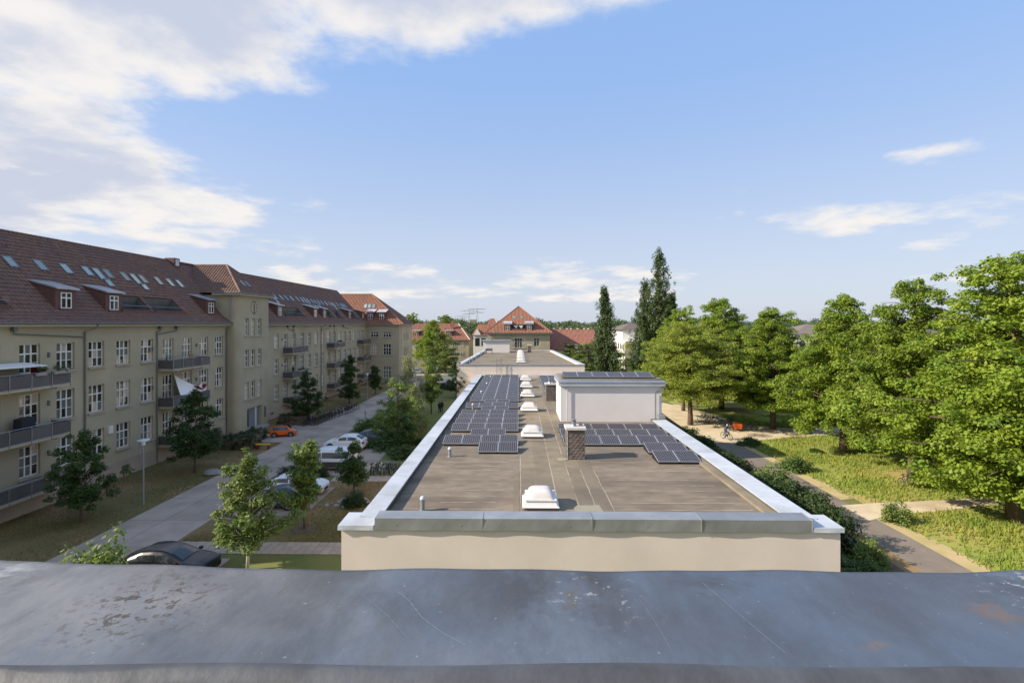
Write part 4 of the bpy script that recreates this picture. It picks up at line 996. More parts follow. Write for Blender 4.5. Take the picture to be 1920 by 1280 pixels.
# ================================================================ trees
def leaves(P, Nrm, size, rg, aspect=.62):
    n = len(P); a = rg.normal(size=(n, 3)); t = np.cross(Nrm, a); t /= np.linalg.norm(t, axis=1)[:, None] + 1e-9; b = np.cross(Nrm, t)
    s = size * rg.uniform(.65, 1.35, n)[:, None]; fold = Nrm * s * rg.uniform(-.25, .25, (n, 1))
    V = np.empty((n, 4, 3)); V[:, 0] = P + t * s + fold; V[:, 1] = P + b * s * aspect; V[:, 2] = P - t * s + fold; V[:, 3] = P - b * s * aspect
    return V.reshape(-1, 3)
def clumps(C, rad, flat, per, size, rg, up=.75, droop=0.0):
    """leaf faces spread through flattened clumps centred at C"""
    n = len(C); per = np.maximum(4, (per * (rad / rad.mean()) ** 2).astype(int)); idx = np.repeat(np.arange(n), per); k = len(idx)
    d = rg.normal(size=(k, 3)); d /= np.linalg.norm(d, axis=1)[:, None]; r = rg.random(k) ** .45
    off = d * (r * rad[idx])[:, None]; off[:, 2] *= flat; off[:, 2] -= droop * rg.random(k) * rad[idx]
    off[:, 2] -= .35 * flat * (off[:, 0] ** 2 + off[:, 1] ** 2) / rad[idx]
    nr = d * .55 + np.array([0, 0, up]) + rg.normal(size=(k, 3)) * .45; nr /= np.linalg.norm(nr, axis=1)[:, None]
    return leaves(C[idx] + off, nr, size, rg)
def limbs_tree(seed, H, R0, base, prof, nl, lm, leaf_size, per, cr=1.0, flat=.42, trunk=.32, bark='bark', rise=.35, tmat='bark', fill=.5, droop=0.0):
    rg = np.random.default_rng(seed); rr = random.Random(seed); wood = MB()
    tk = [(0, 0, -.15)]; n = 7
    for i in range(1, n + 1): tk.append((rr.uniform(-.1, .1) * i * .3, rr.uniform(-.1, .1) * i * .3, H * .9 * i / n))
    wood.tube(tk, [trunk * 1.25] + [trunk * (1 - .92 * i / n) + .015 for i in range(1, n + 1)], 8)
    def tp(z):
        f = max(0, min(n - 1e-6, z / (H * .9) * n)); i = int(f); a, b = Vector(tk[i]), Vector(tk[i + 1]); return a.lerp(b, f - i)
    C, Rd = [], []
    for k in range(nl):
        t = (k + .5) / nl; ang = k * 2.39996 + rr.uniform(-.4, .4)
        L = R0 * prof(t) * rr.uniform(.72, 1.12); zt = base + (H - base) * t
        z0 = max(base * .75, zt - L * rise); p0 = tp(z0); e = Vector((math.cos(ang) * L, math.sin(ang) * L, 0)); e.x += p0.x; e.y += p0.y; e.z = zt - .12 * L
        mid = p0.lerp(e, .5) + Vector((rr.uniform(-.2, .2), rr.uniform(-.2, .2), .10 * L))
        wood.tube([p0, mid, e], [max(.03, trunk * .42 * (1 - .75 * t)), max(.02, trunk * .22 * (1 - .7 * t)), .012], 5, cap=False)
        m = max(2, int(L * 1.5))
        for q in range(m):
            f = fill * .6 + (1 - fill * .6) * (q + rr.random()) / m; c = p0.lerp(e, f) if f > .5 else p0.lerp(mid, f * 2)
            sp = .28 * L * f + .25; c = c + Vector((rr.gauss(0, sp * .7), rr.gauss(0, sp * .7), rr.gauss(0, .28) + .12 * L * f * (1 - f) * 2))
            C.append(c); Rd.append(cr * rr.uniform(.6, 1.25) * (1 - .3 * t))
    C.append(tp(H * .9) + Vector((0, 0, H * .04))); Rd.append(cr * .8)
    V = clumps(np.array([tuple(c) for c in C]), np.array(Rd), flat, per, leaf_size, rg, droop=droop)
    return wood, V
def make_tree(name, cat, wood, V, lmat, tmat='bark'):
    t = thing(name, '', cat, local=True)
    wood.build('trunk', tmat, t, smooth=True); put('crown', np_mesh('crown', V, 4, lmat), t); return t
round_ = lambda t: (math.sin(math.pi * min(1, (t * .86 + .14))) ** .55)
def maple_p(t): return min(1, .62 + 1.5 * t) * (1 - t) ** .58 * 1.12 + .04
maples = []
for s in range(4):
    w, V = limbs_tree(20 + s, 16.0, 6.5, 2.3 if s == 0 else 3.6, (lambda t: max(maple_p(t), .62 * (1 - t) ** .3)) if s == 0 else maple_p, 112 if s == 0 else 92, 0, .112, 175, .95, .55, .36, fill=.62)
    maples.append([make_tree('maple_tree', 'tree', w, V, 'leaf_maple'), 0])
w, V = limbs_tree(31, 13.5, 6.6, 4.4, lambda t: max(.2, math.sqrt(max(0, 1 - ((t - .3) / .74) ** 2))), 66, 0, .10, 170, 1.1, .45, .33); locust = [make_tree('locust_tree', 'tree', w, V, 'leaf_locust'), 0]
pop = []
for s, (H, rr_) in enumerate(((21.5, 2.7), (31.5, 4.9))):
    w, V = limbs_tree(40 + s, H, rr_, .8, lambda t: (min(1, t * 5) * .65 + .35) * (1 - t ** 1.6) ** .8 + .08, 190, 0, .19, 52, .85, 1.5, .35, rise=1.6, fill=.3)
    pop.append([make_tree('poplar_tree', 'tree', w, V, 'leaf_poplar'), 0])
young = []
for s, (H, rad, b, nl, mm, pp) in enumerate(((6.3, 2.3, 1.7, 30, 'leaf_young', 95), (5.6, 1.15, 2.0, 26, 'leaf_light', 85), (6.4, 2.2, 2.1, 34, 'leaf_light', 95), (7.4, 1.35, 1.3, 44, 'leaf_young', 70), (4.6, 1.5, 1.5, 24, 'leaf_young', 90))):
    prof = (lambda t: (1 - t) ** .6 * (.6 + .45 * min(1, t * 4))) if s != 3 else (lambda t: (1 - t ** 2.2) ** .9 * .8 + .12)
    w, V = limbs_tree(50 + s, H, rad, b, prof, int(nl * 1.6), 0, .085, int(pp * 1.15), .5, .7, .075, rise=.8, fill=.6)
    young.append([make_tree('young_tree', 'tree', w, V, mm, 'barkpale' if s == 2 else 'bark'), 0])
w, V = limbs_tree(60, 8.6, 2.0, 1.3, lambda t: (1 - t) ** .8 + .1, 50, 0, .075, 80, .6, .9, .11, rise=.5, droop=1.1); birch = [make_tree('birch_tree', 'tree', w, V, 'leaf_birch', 'barkpale'), 0]
w, V = limbs_tree(61, 7.2, 2.6, .8, round_, 44, 0, .10, 100, .7, .6, .12); leafy = [make_tree('leafy_tree', 'tree', w, V, 'leaf_light'), 0]
def grow(p, loc, rz, sc, lab, grp):
    o = place(p[0], p[1], loc, rz, sc, lab, grp); p[1] = 1; return o
def at(x, y): p = G(x, y); return (p.x, p.y, 0)
# avenue in the park, front row
for i, (x, y, z, sc, v, rz, lab) in enumerate((
        (33.9, 35.2, 0, (1.12, 1.12, 1.16), 0, .3, 'big maple at the right edge with branches over the sandy path'),
        (34.6, 45.0, 0, (1.0, 1.0, 1.10), 1, 1.7, 'broad maple with a bicycle leaning under its low branches'),
        (33.6, 53.0, 0, (.95, .95, 1.04), 2, 3.0, 'maple with a thick dark trunk on the sunny lawn'),
        (32.6, 65.5, 0, (.95, .95, .98), 3, 4.1, 'maple beside the parked cargo bike'),
        (32.2, 81, 0, (1.05, 1.05, 1.12), 0, 5.2, 'maple behind the row of parked bicycles'),
        (31.5, 99, 0, (1.0, 1.0, 1.05), 1, .9, 'maple in front of the tall poplar'),
        (46, 52, 0, (1.0, 1.0, .84), 3, 2.2, 'maple in the rear row behind the broad maple'),
        (47.5, 40, 0, (1.05, 1.05, .86), 2, 5.5, 'maple in the rear row behind the big right maple'),
        (45.5, 60, 0, (.95, .95, .78), 1, 4.4, 'maple in the rear row beside the white house gap'),
        (47, 78, 0, (.9, .9, .74), 0, 3.3, 'maple in the rear row, fourth from the right'),
        (44, 90, 0, (1.0, 1.0, .92), 2, .2, 'maple in the rear row, farthest from the hall'))):
    grow(maples[v], (x, y, z), rz, sc, lab, 'maples in the park')
grow(locust, (22.9, 68, 0), .4, (1.0, 1.0, 1.02), 'yellow-green locust tree beside the white stair house', 'locust trees'); 
grow(locust, (25.5, 79, 0), 2.4, (.85, .85, 1.0), 'yellow-green locust tree standing behind the first locust', 'locust trees')
grow(pop[0], (18.7, 110, 0), 0, 1.0, 'slim poplar beside the red-roofed long house', 'poplars')
grow(pop[1], (33.4, 121, 0), 1, 1.0, 'tallest poplar, towering over the park trees', 'poplars')
grow(pop[1], (30.6, 123, 0), 3, (.8, .8, .78), 'poplar hugging the left side of the tallest poplar', 'poplars')
grow(pop[0], (35.4, 119, 0), 3, (1.2, 1.2, .95), 'poplar hugging the right side of the tallest poplar', 'poplars')
# young trees on the shaded lawn
yl = 'young trees along the street'
grow(young[0], at(152, 978), 0, .98, 'young dark tree on the lawn in front of the nearest balconies', yl)
grow(young[0], at(365, 886), 2, 1.18, 'young dark tree on the lawn below the white shade sail', yl)
grow(young[0], at(577, 792), 4, 1.1, 'young dark tree behind the left end of the bicycle rack', yl)
grow(young[3], at(655, 758), 1, (1.15, 1.15, 1.12), 'dark columnar tree beyond the bicycle rack', yl)
grow(young[4], at(704, 738), 1, (1.0, 1.0, 1.15), 'small dark tree beside the far street lamp', yl)
grow(young[2], (-14.9, 27.6, 0), .5, .98, 'bright young tree with a white trunk near the black estate car', yl)
grow(young[1], at(571, 992), 1.5, (1.0, 1.0, 1.02), 'slim bright young tree beside the dark blue car', yl)
grow(young[4], at(664, 926), 3, (.85, .85, .9), 'small round young tree behind the van', yl)
# planted strip right of the street
ys = 'trees of the planted strip'
grow(leafy, (-14.0, 58.5, 0), 0, (1.0, 1.0, .95), 'bright bushy tree at the end of the parked cars', ys)
grow(birch, (-14.6, 67, 0), 1, (1.15, 1.15, 1.12), 'tall pale feathery birch beside the street', ys)
grow(birch, (-12.8, 61.5, 0), 3, (1.0, 1.0, .74), 'low drooping birch in front of the bright conical tree', ys)
grow(young[1], (-13.2, 76, 0), 3, (1.35, 1.35, 1.5), 'bright conical tree behind the tall birch', ys)
grow(young[0], (-11.4, 92, 0), 3, (1.0, 1.0, 1.05), 'round tree against the left wall of the rear hall', ys)
grow(young[4], (-12.2, 54.5, 0), 4, (.9, .9, .8), 'small tree beside the paved path along the hall', ys)
bk = 'trees behind the street'
grow(maples[2], (-25.5, 150, 0), 1, (.92, .92, .92), 'large green tree in front of the red-roofed houses', bk)
grow(leafy, (-21.5, 139, 0), 1, (2.1, 2.1, 1.55), 'round bright tree at the foot of the large green tree', bk)
grow(maples[1], (-42, 196, 0), 1, (1.1, 1.1, 1.1), 'tree behind the red roof next to the far wing', bk)
grow(maples[3], (-30, 205, 0), 2, (1.1, 1.1, 1.08), 'tree behind the red roof, right of the far wing', bk)
grow(leafy, (15.5, 152, 0), 1, (1.9, 1.9, 1.05), 'round shrub-like tree in front of the red long house', bk)
grow(leafy, (20.5, 150, 0), 3, (2.1, 2.1, 1.1), 'dark round tree left of the slim poplar', bk)
grow(leafy, (25, 128, 0), 5, (1.6, 1.6, .9), 'low tree between the two poplars', bk)

# ---------------- shrubs and hedges
def bush_mesh(seed, n, lx, ly, h, size, per, lm, spiky=.0):
    rg = np.random.default_rng(seed); C = np.stack([rg.uniform(-1, 1, n) * lx, rg.uniform(-1, 1, n) * ly, rg.uniform(.12, 1, n)], 1)
    k = 1 - (C[:, 0] / (lx * 1.15)) ** 2 * .5 - (C[:, 1] / (ly * 1.15)) ** 2 * .5; C[:, 2] *= h * np.clip(k, .3, 1) * rg.uniform(.75, 1.05 + spiky, n)
    return clumps(C, rg.uniform(.22, .42, n) * max(.6, min(1.5, h)), .8, per, size, rg)
def stems(seed, lx, ly, h):
    r = random.Random(seed); m = MB()
    for _ in range(7):
        x, y = r.uniform(-.5, .5) * lx, r.uniform(-.5, .5) * ly; m.tube([(x * .4, y * .4, -.05), (x, y, h * .7)], [.03, .008], 5)
    return m
def make_bush(name, seed, n, lx, ly, h, size, per, lm, cat='shrub', spiky=0):
    t = thing(name, '', cat, local=True); put('foliage', np_mesh('foliage', bush_mesh(seed, n, lx, ly, h, size, per, lm, spiky), 4, lm), t)
    stems(seed, lx, ly, h).build('stems', 'bark', t); return [t, 0]
bu = [make_bush('shrub', 70, 60, 1.1, 1.1, 1.5, .085, 70, 'leaf_bush'), make_bush('shrub', 71, 46, .9, .9, 1.3, .075, 70, 'leaf_light', spiky=.4), make_bush('shrub', 72, 60, 1.2, 1.2, 1.8, .085, 70, 'leaf_hedge', spiky=.25)]
sg = 'shrubs along the path beside the hall'
places = ['by the stair house corner', 'second from the stair house', 'third from the stair house', 'fourth from the stair house', 'midway along the right coping', 'just past the middle of the right coping']
yy = [47, 50, 52.8, 55.5, 44.2, 58.2]
for i, y_ in enumerate((59.5, 56.5, 53.5, 50.5, 47.5, 44.5)):
    grow(bu[0 if i % 2 else 2], (19.5 + .3 * math.sin(i * 2), y_, 0), i * 1.3, (1.0, 1.2, .85 + .1 * math.sin(i)), 'green shrub beside the asphalt path, ' + ['farthest from', 'second farthest from', 'third farthest from', 'fourth farthest from', 'fifth farthest from', 'sixth farthest from'][i] + ' the foreground', sg)
grow(bu[1], (20.6, 41.6, 0), 1, (1.25, 1.25, 1.3), 'pale flowering shrub leaning over the asphalt path', sg)
grow(bu[2], (19.3, 40.2, 0), 1, (1.0, 1.4, .9), 'dark shrub behind the pale flowering shrub', sg)
grow(bu[2], (19.4, 36.3, 0), 2, (1.25, 1.25, 1.3), 'large dark shrub left of the sandy path junction', sg)
grow(bu[2], (20.0, 34.2, 0), 4, (1.0, 1.0, 1.2), 'dark shrub between the large shrub and the hall corner', sg)
grow(bu[2], (18.6, 30.9, 0), 5, (1.0, 1.0, 1.7), 'tall dark shrub at the front corner of the hall', sg)
grow(bu[0], (16.4, 28.2, 0), 3, (1.1, 1.3, 1.1), 'dense shrub against the right side of the hall front', sg)
grow(bu[1], (19.5, 28.6, 0), 2, (.8, .8, .95), 'pale shrub at the bottom beside the path', sg)
grow(bu[0], (18.2, 27.0, 0), 2, (.9, .9, .8), 'low shrub in the bottom right corner of the planting bed', sg)
grow(bu[0], at(1490, 880), 2, (1.0, 1.0, .95), 'round shrub standing alone on the sunny lawn', 'lawn shrubs')
grow(bu[0], at(1402, 833), 4, (1.1, .8, .6), 'low shrub on the lawn behind the cyclist', 'lawn shrubs')
grow(bu[1], at(1682, 979), 4, (.75, .75, 1.0), 'small sapling shrub beside the sandy path', 'lawn shrubs')
grow(bu[0], at(1532, 848), 1, (.5, .5, .35), 'tiny weed clump before the thick trunk', 'lawn shrubs')
grow(bu[1], (-20.4, 24.3, 0), 4, (1.5, 1.4, 2.0), 'pale leafy shrub behind the black estate car', 'shrubs by the street')
grow(bu[1], (-18.5, 63.5, 0), 4, (1.5, 1.9, 1.2), 'pale shrub at the street corner beside the thin post', 'shrubs by the street')
grow(bu[0], (-15.0, 55.6, 0), 4, (1.5, 1.7, 1.15), 'dark green shrub at the tail of the white SUV', 'shrubs by the street')
grow(bu[0], (-11.6, 52.2, 0), 2, (1.7, 1.3, .8), 'low dark shrub beside the court lawn', 'shrubs by the street')
grow(bu[0], (-9.9, 55.5, 0), 1, (.8, 2.2, .7), 'low shrub next to the path along the hall', 'shrubs by the street')
grow(bu[2], at(597, 893), 1, (.55, .55, .5), 'small round clipped shrub beside the van', 'shrubs by the street')
grow(bu[2], at(664, 948), 1, (.55, .55, .6), 'small dark shrub in the stone bed', 'shrubs by the street')
grow(bu[2], at(547, 890), 3, (.8, .6, .45), 'flat clipped shrub between white estate and van', 'shrubs by the street')
def hedge(x0, x1, y0, y1, h, lab, seed):
    rg = np.random.default_rng(seed); n = int((x1 - x0) * (y1 - y0) * 16)
    C = np.stack([rg.uniform(x0 + .2, x1 - .2, n), rg.uniform(y0 + .2, y1 - .2, n), rg.uniform(.15, h - .12, n)], 1)
    t = thing('hedge', lab, 'hedge', ((x0 + x1) / 2, (y0 + y1) / 2, 0), 'clipped hedges by the tower')
    put('foliage', np_mesh('foliage', clumps(C, rg.uniform(.2, .32, n), .9, 42, .07, rg), 4, 'leaf_hedge'), t)
    MB().box(x0 + .3, x1 - .3, y0 + .3, y1 - .3, 0, h - .35).build('twigs', 'soil', t)
hedge(-32.6, -28.3, 53.5, 56.3, 1.5, 'dark clipped hedge left of the orange car', 1)
hedge(-32.0, -29.6, 56.3, 59.8, 1.4, 'dark clipped hedge in front of the entrance door', 2)
hedge(-32.4, -28.2, 66.6, 69.2, 1.5, 'dark clipped hedge right of the orange car', 3)
# distant woodland
def woods():
    rg = np.random.default_rng(9); n = 9000
    ang = rg.uniform(-.75, .75, n); d = rg.uniform(330, 900, n); C = np.stack([np.sin(ang) * d, np.cos(ang) * d, np.zeros(n)], 1)
    top = 11.5 + d / 900 * 5 + 3.0 * np.sin(ang * 60) * np.sin(ang * 23 + 1) + rg.normal(0, 1.2, n); C[:, 2] = top * rg.uniform(.55, 1, n)
    V = clumps(C, rg.uniform(2.2, 4.2, n), .75, 22, .85, rg)
    tag(put('woodland', np_mesh('woodland', V, 4, 'leaf_far')), 'far green woodland along the horizon', 'woodland', kind='stuff')
woods()
# ================================================================ houses behind
def flatwin(parent, x0, x1, z0, z1, Y, cols=2, rows=2):
    """window on a wall that faces the camera (towards -Y)"""
    return window(parent, ((x0 + x1) / 2, Y, z0), R(-90), x1 - x0, z1 - z0, cols, rows, False)
def hip_house(name, lab, x0, x1, y0, y1, eave, ridge, hipl, hipr, wallm='render', tm='tile2', ov=.6, tw=.42):
    """ridge along X"""
    t = thing(name, lab, 'house', ((x0 + x1) / 2, y0, 0)); ym = (y0 + y1) / 2
    MB().box(x0, x1, y0, y1, 0, eave).build('wall', wallm, t)
    a, b, c, d = x0 - ov, x1 + ov, y0 - ov, y1 + ov; ra, rb = a + hipl, b - hipr; E = eave - .15
    rf = MB().add([(a, c, E), (b, c, E), (b, d, E), (a, d, E), (ra, ym, ridge - .05), (rb, ym, ridge - .05)], [(0, 1, 5, 4), (1, 2, 5), (2, 3, 4, 5), (3, 0, 4)]).build('roof', tm, t)
    s = math.hypot(ym - c, ridge - E); L = b - a
    tile_roof((a, c, E), (1, 0, 0), (0, ym - c, ridge - E), L, s, lambda u, v: (u > hipl * v / s) & (u < L - hipr * v / s), tw, .5, tm, rf)
    if hipr: tube_part('hip_tiles', [(b, c, E + .1), (rb, ym, ridge + .1)], .2, 'cream', rf)
    tube_part('ridge_tiles', [(ra, ym, ridge + .06), (rb, ym, ridge + .06)], .16, tm, rf)
    MB().box(a + .1, b - .1, c - .02, c + .2, E - .2, E + .02).build('gutter', 'pipe', t)
    return t, rf, (c, E, ym, ridge)
# house with the big hipped end straight ahead (ridge along Y)
gh = thing('gable_house', 'house with a tall triangular red tiled roof behind the rear hall', 'house', (0, 150, 0))
Y0 = 150.0; xl, xr_, E, zr = WY(914, 624, Y0).x, WY(1031, 624, Y0).x, 10.8, 18.9
holes = []
wl = MB(); hw = [(WY(a, 640, Y0).x, WY(b, 640, Y0).x, WY(900, d, Y0).z, WY(900, c, Y0).z) for a, b, c, d in ((965, 979, 634, 652), (1001, 1011, 634, 649), (921, 926, 634, 649))]
holed(wl, lambda a, b, d: (a, Y0 - d, b), xl, xr_, 0, E, hw, .25); wl.quad((xl, Y0 + .3, 0), (xr_, Y0 + .3, 0), (xr_, Y0 + .3, E), (xl, Y0 + .3, E)); wl.quad((xl, Y0, 0), (xl, Y0 + 34, 0), (xl, Y0 + 34, E), (xl, Y0, E)).quad((xr_, Y0, 0), (xr_, Y0 + 34, 0), (xr_, Y0 + 34, E), (xr_, Y0, E))
wl.build('wall', 'render', gh)
for h in hw: flatwin(gh, h[0], h[1], h[2] + .02, h[3], Y0 + .16, 2 if h[1] - h[0] < 1.8 else 3, 2)
xc = (xl + xr_) / 2; ov = .75; pk = 9.0
a, b, c = xl - ov, xr_ + ov, Y0 - ov
rf = MB().add([(a, c, E), (b, c, E), (xc, c + pk, zr - .05), (b, Y0 + 34, E), (a, Y0 + 34, E), (xc, Y0 + 26, zr - .05)], [(0, 1, 2), (1, 3, 5, 2), (4, 0, 2, 5)]).build('roof', 'tile2', gh)
s = math.hypot(pk, zr - E); W = b - a
tile_roof((a, c, E), (1, 0, 0), (0, pk, zr - E), W, s, lambda u, v: (u > W / 2 * v / s) & (u < W - W / 2 * v / s), .42, .5, 'tile2', rf)
for xx in (a, b): tube_part('hip_tiles', [(xx, c, E + .08), (xc, c + pk, zr + .06)], .17, 'tile3', rf)
MB().box(a, b, c - .02, c + .15, E - .3, E).build('gutter', 'pipe', gh)
gn, gu = Vector((0, -(zr - E), pk)), Vector((0, pk, zr - E))
for px in (964, 978): roofwin(px, 595, 1.1, 1.3, (0, c, E), gn, gu, (1, 0, 0), gh)
for px in (952, 992.5):
    p = WP(px, 619.5, (0, c, E), gn); w = 2.1; yf = p.y - .1; zt = p.z + 1.9; yb = yf + 2.6; zb = zt + .5
    d = MB().box(p.x - w / 2, p.x + w / 2, yf, yb, p.z - .3, zt).build('dormer', 'dormer', gh)
    MB().hexa([(p.x - w / 2 - .25, yf - .35, zt), (p.x + w / 2 + .25, yf - .35, zt), (p.x + w / 2 + .25, yb + .6, zb), (p.x - w / 2 - .25, yb + .6, zb)], [(p.x - w / 2 - .25, yf - .35, zt + .5), (p.x + w / 2 + .25, yf - .35, zt + .5), (p.x + w / 2 + .25, yb + .6, zb + .4), (p.x - w / 2 - .25, yb + .6, zb + .4)]).build('dormer_roof', 'zinclight', d)
    window(d, (p.x, yf - .1, p.z + .1), R(-90), 1.25, 1.6, 2, 2, False, sub=True)
p = WP(972, 620, (0, c, E), gn)
o = MB().box(p.x - 1.75, p.x + 1.75, p.y - .2, p.y + .05, p.z - .1, p.z + .5).build('loggia', 'tile3', gh)
MB().box(p.x - 1.75, p.x + 1.75, p.y + .3, p.y + .45, p.z, p.z + 1.75).build('loggia_opening', 'black', o); MB().box(p.x - 1.9, p.x + 1.9, p.y + .1, p.y + 2.4, p.z + 1.75, p.z + 1.9).build('loggia_roof', 'pipe', o)
for sx in (-.75, .75): MB().add([(p.x + sx - .7, p.y + .2, p.z + 1.6), (p.x + sx + .7, p.y + .2, p.z + 1.6), (p.x + sx + .1, p.y + .22, p.z + .6)], [(0, 1, 2)]).build('shade_cloth', 'fabricwhite', o)
bx = (hw[0][0] + hw[0][1]) / 2
o = MB().box(bx - 1.9, bx + 1.9, Y0 - 1.6, Y0 - .01, 6.2, 6.4).build('balcony', 'cream', gh); 
m = MB()
for k in range(24): m.box(bx - 1.85 + k * .16, bx - 1.81 + k * .16, Y0 - 1.6, Y0 - 1.56, 6.4, 7.4)
m.box(bx - 1.9, bx + 1.9, Y0 - 1.62, Y0 - 1.54, 7.4, 7.46).build('railing', 'pipe', o)
for sx in (-1.9, 1.9): MB().tube([(bx + sx, Y0 - 1.58, 6.4), (bx + sx, Y0 - 1.58, 9.3)], .05, 6).build('balcony_post', 'steelgrey', o)
MB().tube([(bx - 1.9, Y0 - 1.58, 9.3), (bx + 1.9, Y0 - 1.58, 9.3)], .05, 6).build('balcony_beam', 'steelgrey', o)
# long house with plain red roof on the right
lh, rf, _ = hip_house('long_house', 'long low house with a plain red roof right of the triangular roof', 10.6, 25.8, 168, 184, 5.3, 11.4, 0, 0, 'sill', 'tile3', .4)
for k in range(6): MB().box(18.4 + k * 1.25, 19.4 + k * 1.25, 167.6, 168.8, 5.35, 6.75).build('loggia_opening', 'black' if k % 2 else 'whitepaint', lh)
for k in range(7):
    x = 11.8 + k * 2 + (k % 3) * .3; MB().box(x, x + .5, 176, 176.6, 11, 12.0).build('chimney', 'whitepaint', lh)
# red-roofed house behind the street trees
rh, rf, q = hip_house('red_roofed_house', 'red-roofed house partly hidden by the large green tree', -38.5, -15.9, 160, 176, 8.5, 13.4, 0, 4.6, 'render', 'tile3', .5)
for (xa, xb, ya, yb) in ((779, 785, 640, 658), (779, 785, 664, 674), (849, 856, 641, 650), (864, 870, 640, 650), (849, 856, 659, 668), (864, 870, 659, 668)):
    p = WY(xa, yb, 160); p2 = WY(xb, ya, 160); flatwin(rh, p.x, p2.x, p.z, p2.z, 159.92, 2, 2)
for px in (781.5, 843):
    p = WY(px, 629, 162); w = 1.9; d = MB().box(p.x - w / 2, p.x + w / 2, 161.4, 164, p.z - .3, p.z + 1.5).build('dormer', 'dormer', rh)
    MB().box(p.x - w / 2 - .3, p.x + w / 2 + .3, 161, 165, p.z + 1.5, p.z + 1.75).build('dormer_roof', 'zinclight', d); window(d, (p.x, 161.35, p.z), R(-90), 1.2, 1.3, 2, 2, False, sub=True)
p = WY(848.5, 607, 166); MB().box(p.x - .5, p.x + .5, 165, 166, 11, 14.3).build('chimney', 'tile3', rh)
# small cottages
c1, _, _ = hip_house('cottage', 'small white house with an orange roof left of the triangular roof', -17.6, -11.8, 195, 203, 9.3, 13.2, 2.2, 0, 'whitepaint', 'tile2', .4)
MB().add([(-17.4, 194.5, 9.2), (-14.6, 194.5, 9.2), (-16.0, 194.5, 11.6), (-17.4, 197, 9.2), (-14.6, 197, 9.2), (-16.0, 197, 11.6)], [(0, 1, 2), (1, 4, 5, 2), (3, 0, 2, 5)]).build('gable', 'whitepaint', c1)
for k in range(2): MB().box(-16.9 + k * 2.4, -15.2 + k * 2.4, 194.93, 194.98, 5.0, 8.0).build('window', 'carglass', c1)
hip_house('cottage', 'dark red roof peeking out left of the triangular roof', -14.5, -8.2, 214, 226, 11.4, 15.6, 2.6, 2.6, 'render', 'tile3', .4)
# white modern block between the poplars
wb = thing('white_block', 'white modern apartment block with a beige end wall between the poplars', 'building', (29.5, 140, 0))
MB().box(29.4, 31.7, 140, 141, 2.2, 8.7).build('end_wall', 'sill', wb); MB().box(29.3, 40, 141.002, 168, 0, 8.7).build('wall', 'whitepaint', wb); MB().box(29.5, 31.5, 140.1, 141, 0, 2.2).build('base', 'shingle', wb)
MB().box(30, 40, 147, 168, 8.7, 11.7).build('attic', 'whitepaint', wb); MB().add([(29.2, 146, 11.7), (41, 146, 11.7), (41, 169, 11.7), (29.2, 169, 11.7), (33, 152, 13.8), (37, 163, 13.8)], [(0, 1, 4), (1, 2, 5, 4), (2, 3, 5), (3, 0, 4, 5)]).build('roof', 'shingle', wb)
for zz in (.9, 3.6, 6.2):
    for k in range(7): MB().box(29.24, 29.298, 142 + k * 3.4, 143.3 + k * 3.4, zz, zz + 1.7).build('window', 'carglass', wb)
MB().box(30.1, 31.1, 139.95, 139.998, 7.6, 7.95).build('lettering_band', 'fabricred', wb)
def white_house(x0, x1, y0, h, lab):
    t = thing('white_house', lab, 'house', (x0, y0, 0)); MB().box(x0, x1, y0, y0 + 14, 0, h).build('wall', 'whitepaint', t)
    xm = (x0 + x1) / 2; MB().add([(x0 - .5, y0 - .5, h), (x1 + .5, y0 - .5, h), (x1 + .5, y0 + 14.5, h), (x0 - .5, y0 + 14.5, h), (xm, y0 + 7, h + 2.3)], [(0, 1, 4), (1, 2, 4), (2, 3, 4), (3, 0, 4)]).build('roof', 'shingle', t)
    for k in range(4):
        for zz in (1.2, 4.2, 7.4): MB().box(x0 + .8 + k * (x1 - x0) / 4.2, x0 + 2.2 + k * (x1 - x0) / 4.2, y0 - .06, y0 - .002, zz, zz + 1.7).build('window', 'carglass', t)
white_house(64, 77, 118, 11.2, 'white house seen in the gap between two maples')
white_house(83, 97, 110, 10.5, 'white house glimpsed behind the right-hand maples')
white_house(44, 56, 132, 11.0, 'white house behind the maples right of the tallest poplar')
# pylons far away
def pylon(x, top, base_d, lab):
    d = ray(x, HY); p = CP + d * base_d; X, Y = p.x, p.y; H = CH + (HY - top) * base_d / FPX
    t = thing('power_pylon', lab, 'pylon', (X, Y, 0), 'far power pylons'); m = MB(); w0, w1, r = 5.5, 1.6, .38
    for sx in (-1, 1):
        for sy in (-1, 1): m.tube([(X + sx * w0, Y + sy * w0, 0), (X + sx * w1, Y + sy * w1, H * .72), (X + sx * .8, Y + sy * .8, H)], r, 4)
    n = 9
    for k in range(n):
        za, zb = H * k / n, H * (k + 1) / n; wa, wb_ = w0 + (w1 - w0) * min(1, za / (H * .72)), w0 + (w1 - w0) * min(1, zb / (H * .72))
        m.tube([(X - wa, Y - wa, za), (X + wb_, Y - wb_, zb)], r * .55, 4).tube([(X + wa, Y - wa, za), (X - wb_, Y - wb_, zb)], r * .55, 4)
    m.build('mast', 'steelgrey', t)
    for zz, L in ((H * .97, 26), (H * .80, 20)):
        MB().tube([(X - L, Y, zz), (X, Y, zz + 1.6), (X + L, Y, zz)], r, 4).tube([(X - L, Y, zz), (X + L, Y, zz)], r, 4).build('crossarm', 'steelgrey', t)
        k = MB()
        for s_ in (-.95, -.55, .55, .95): k.tube([(X + L * s_, Y, zz), (X + L * s_, Y, zz - 3.2)], .3, 4)
        k.build('insulators', 'steelgrey', t)
pylon(894.5, 578.5, 1450, 'right and nearest of the power pylons on the horizon'); pylon(879.5, 581.5, 1600, 'middle power pylon on the horizon'); pylon(866.5, 592, 2100, 'left and smallest power pylon on the horizon')
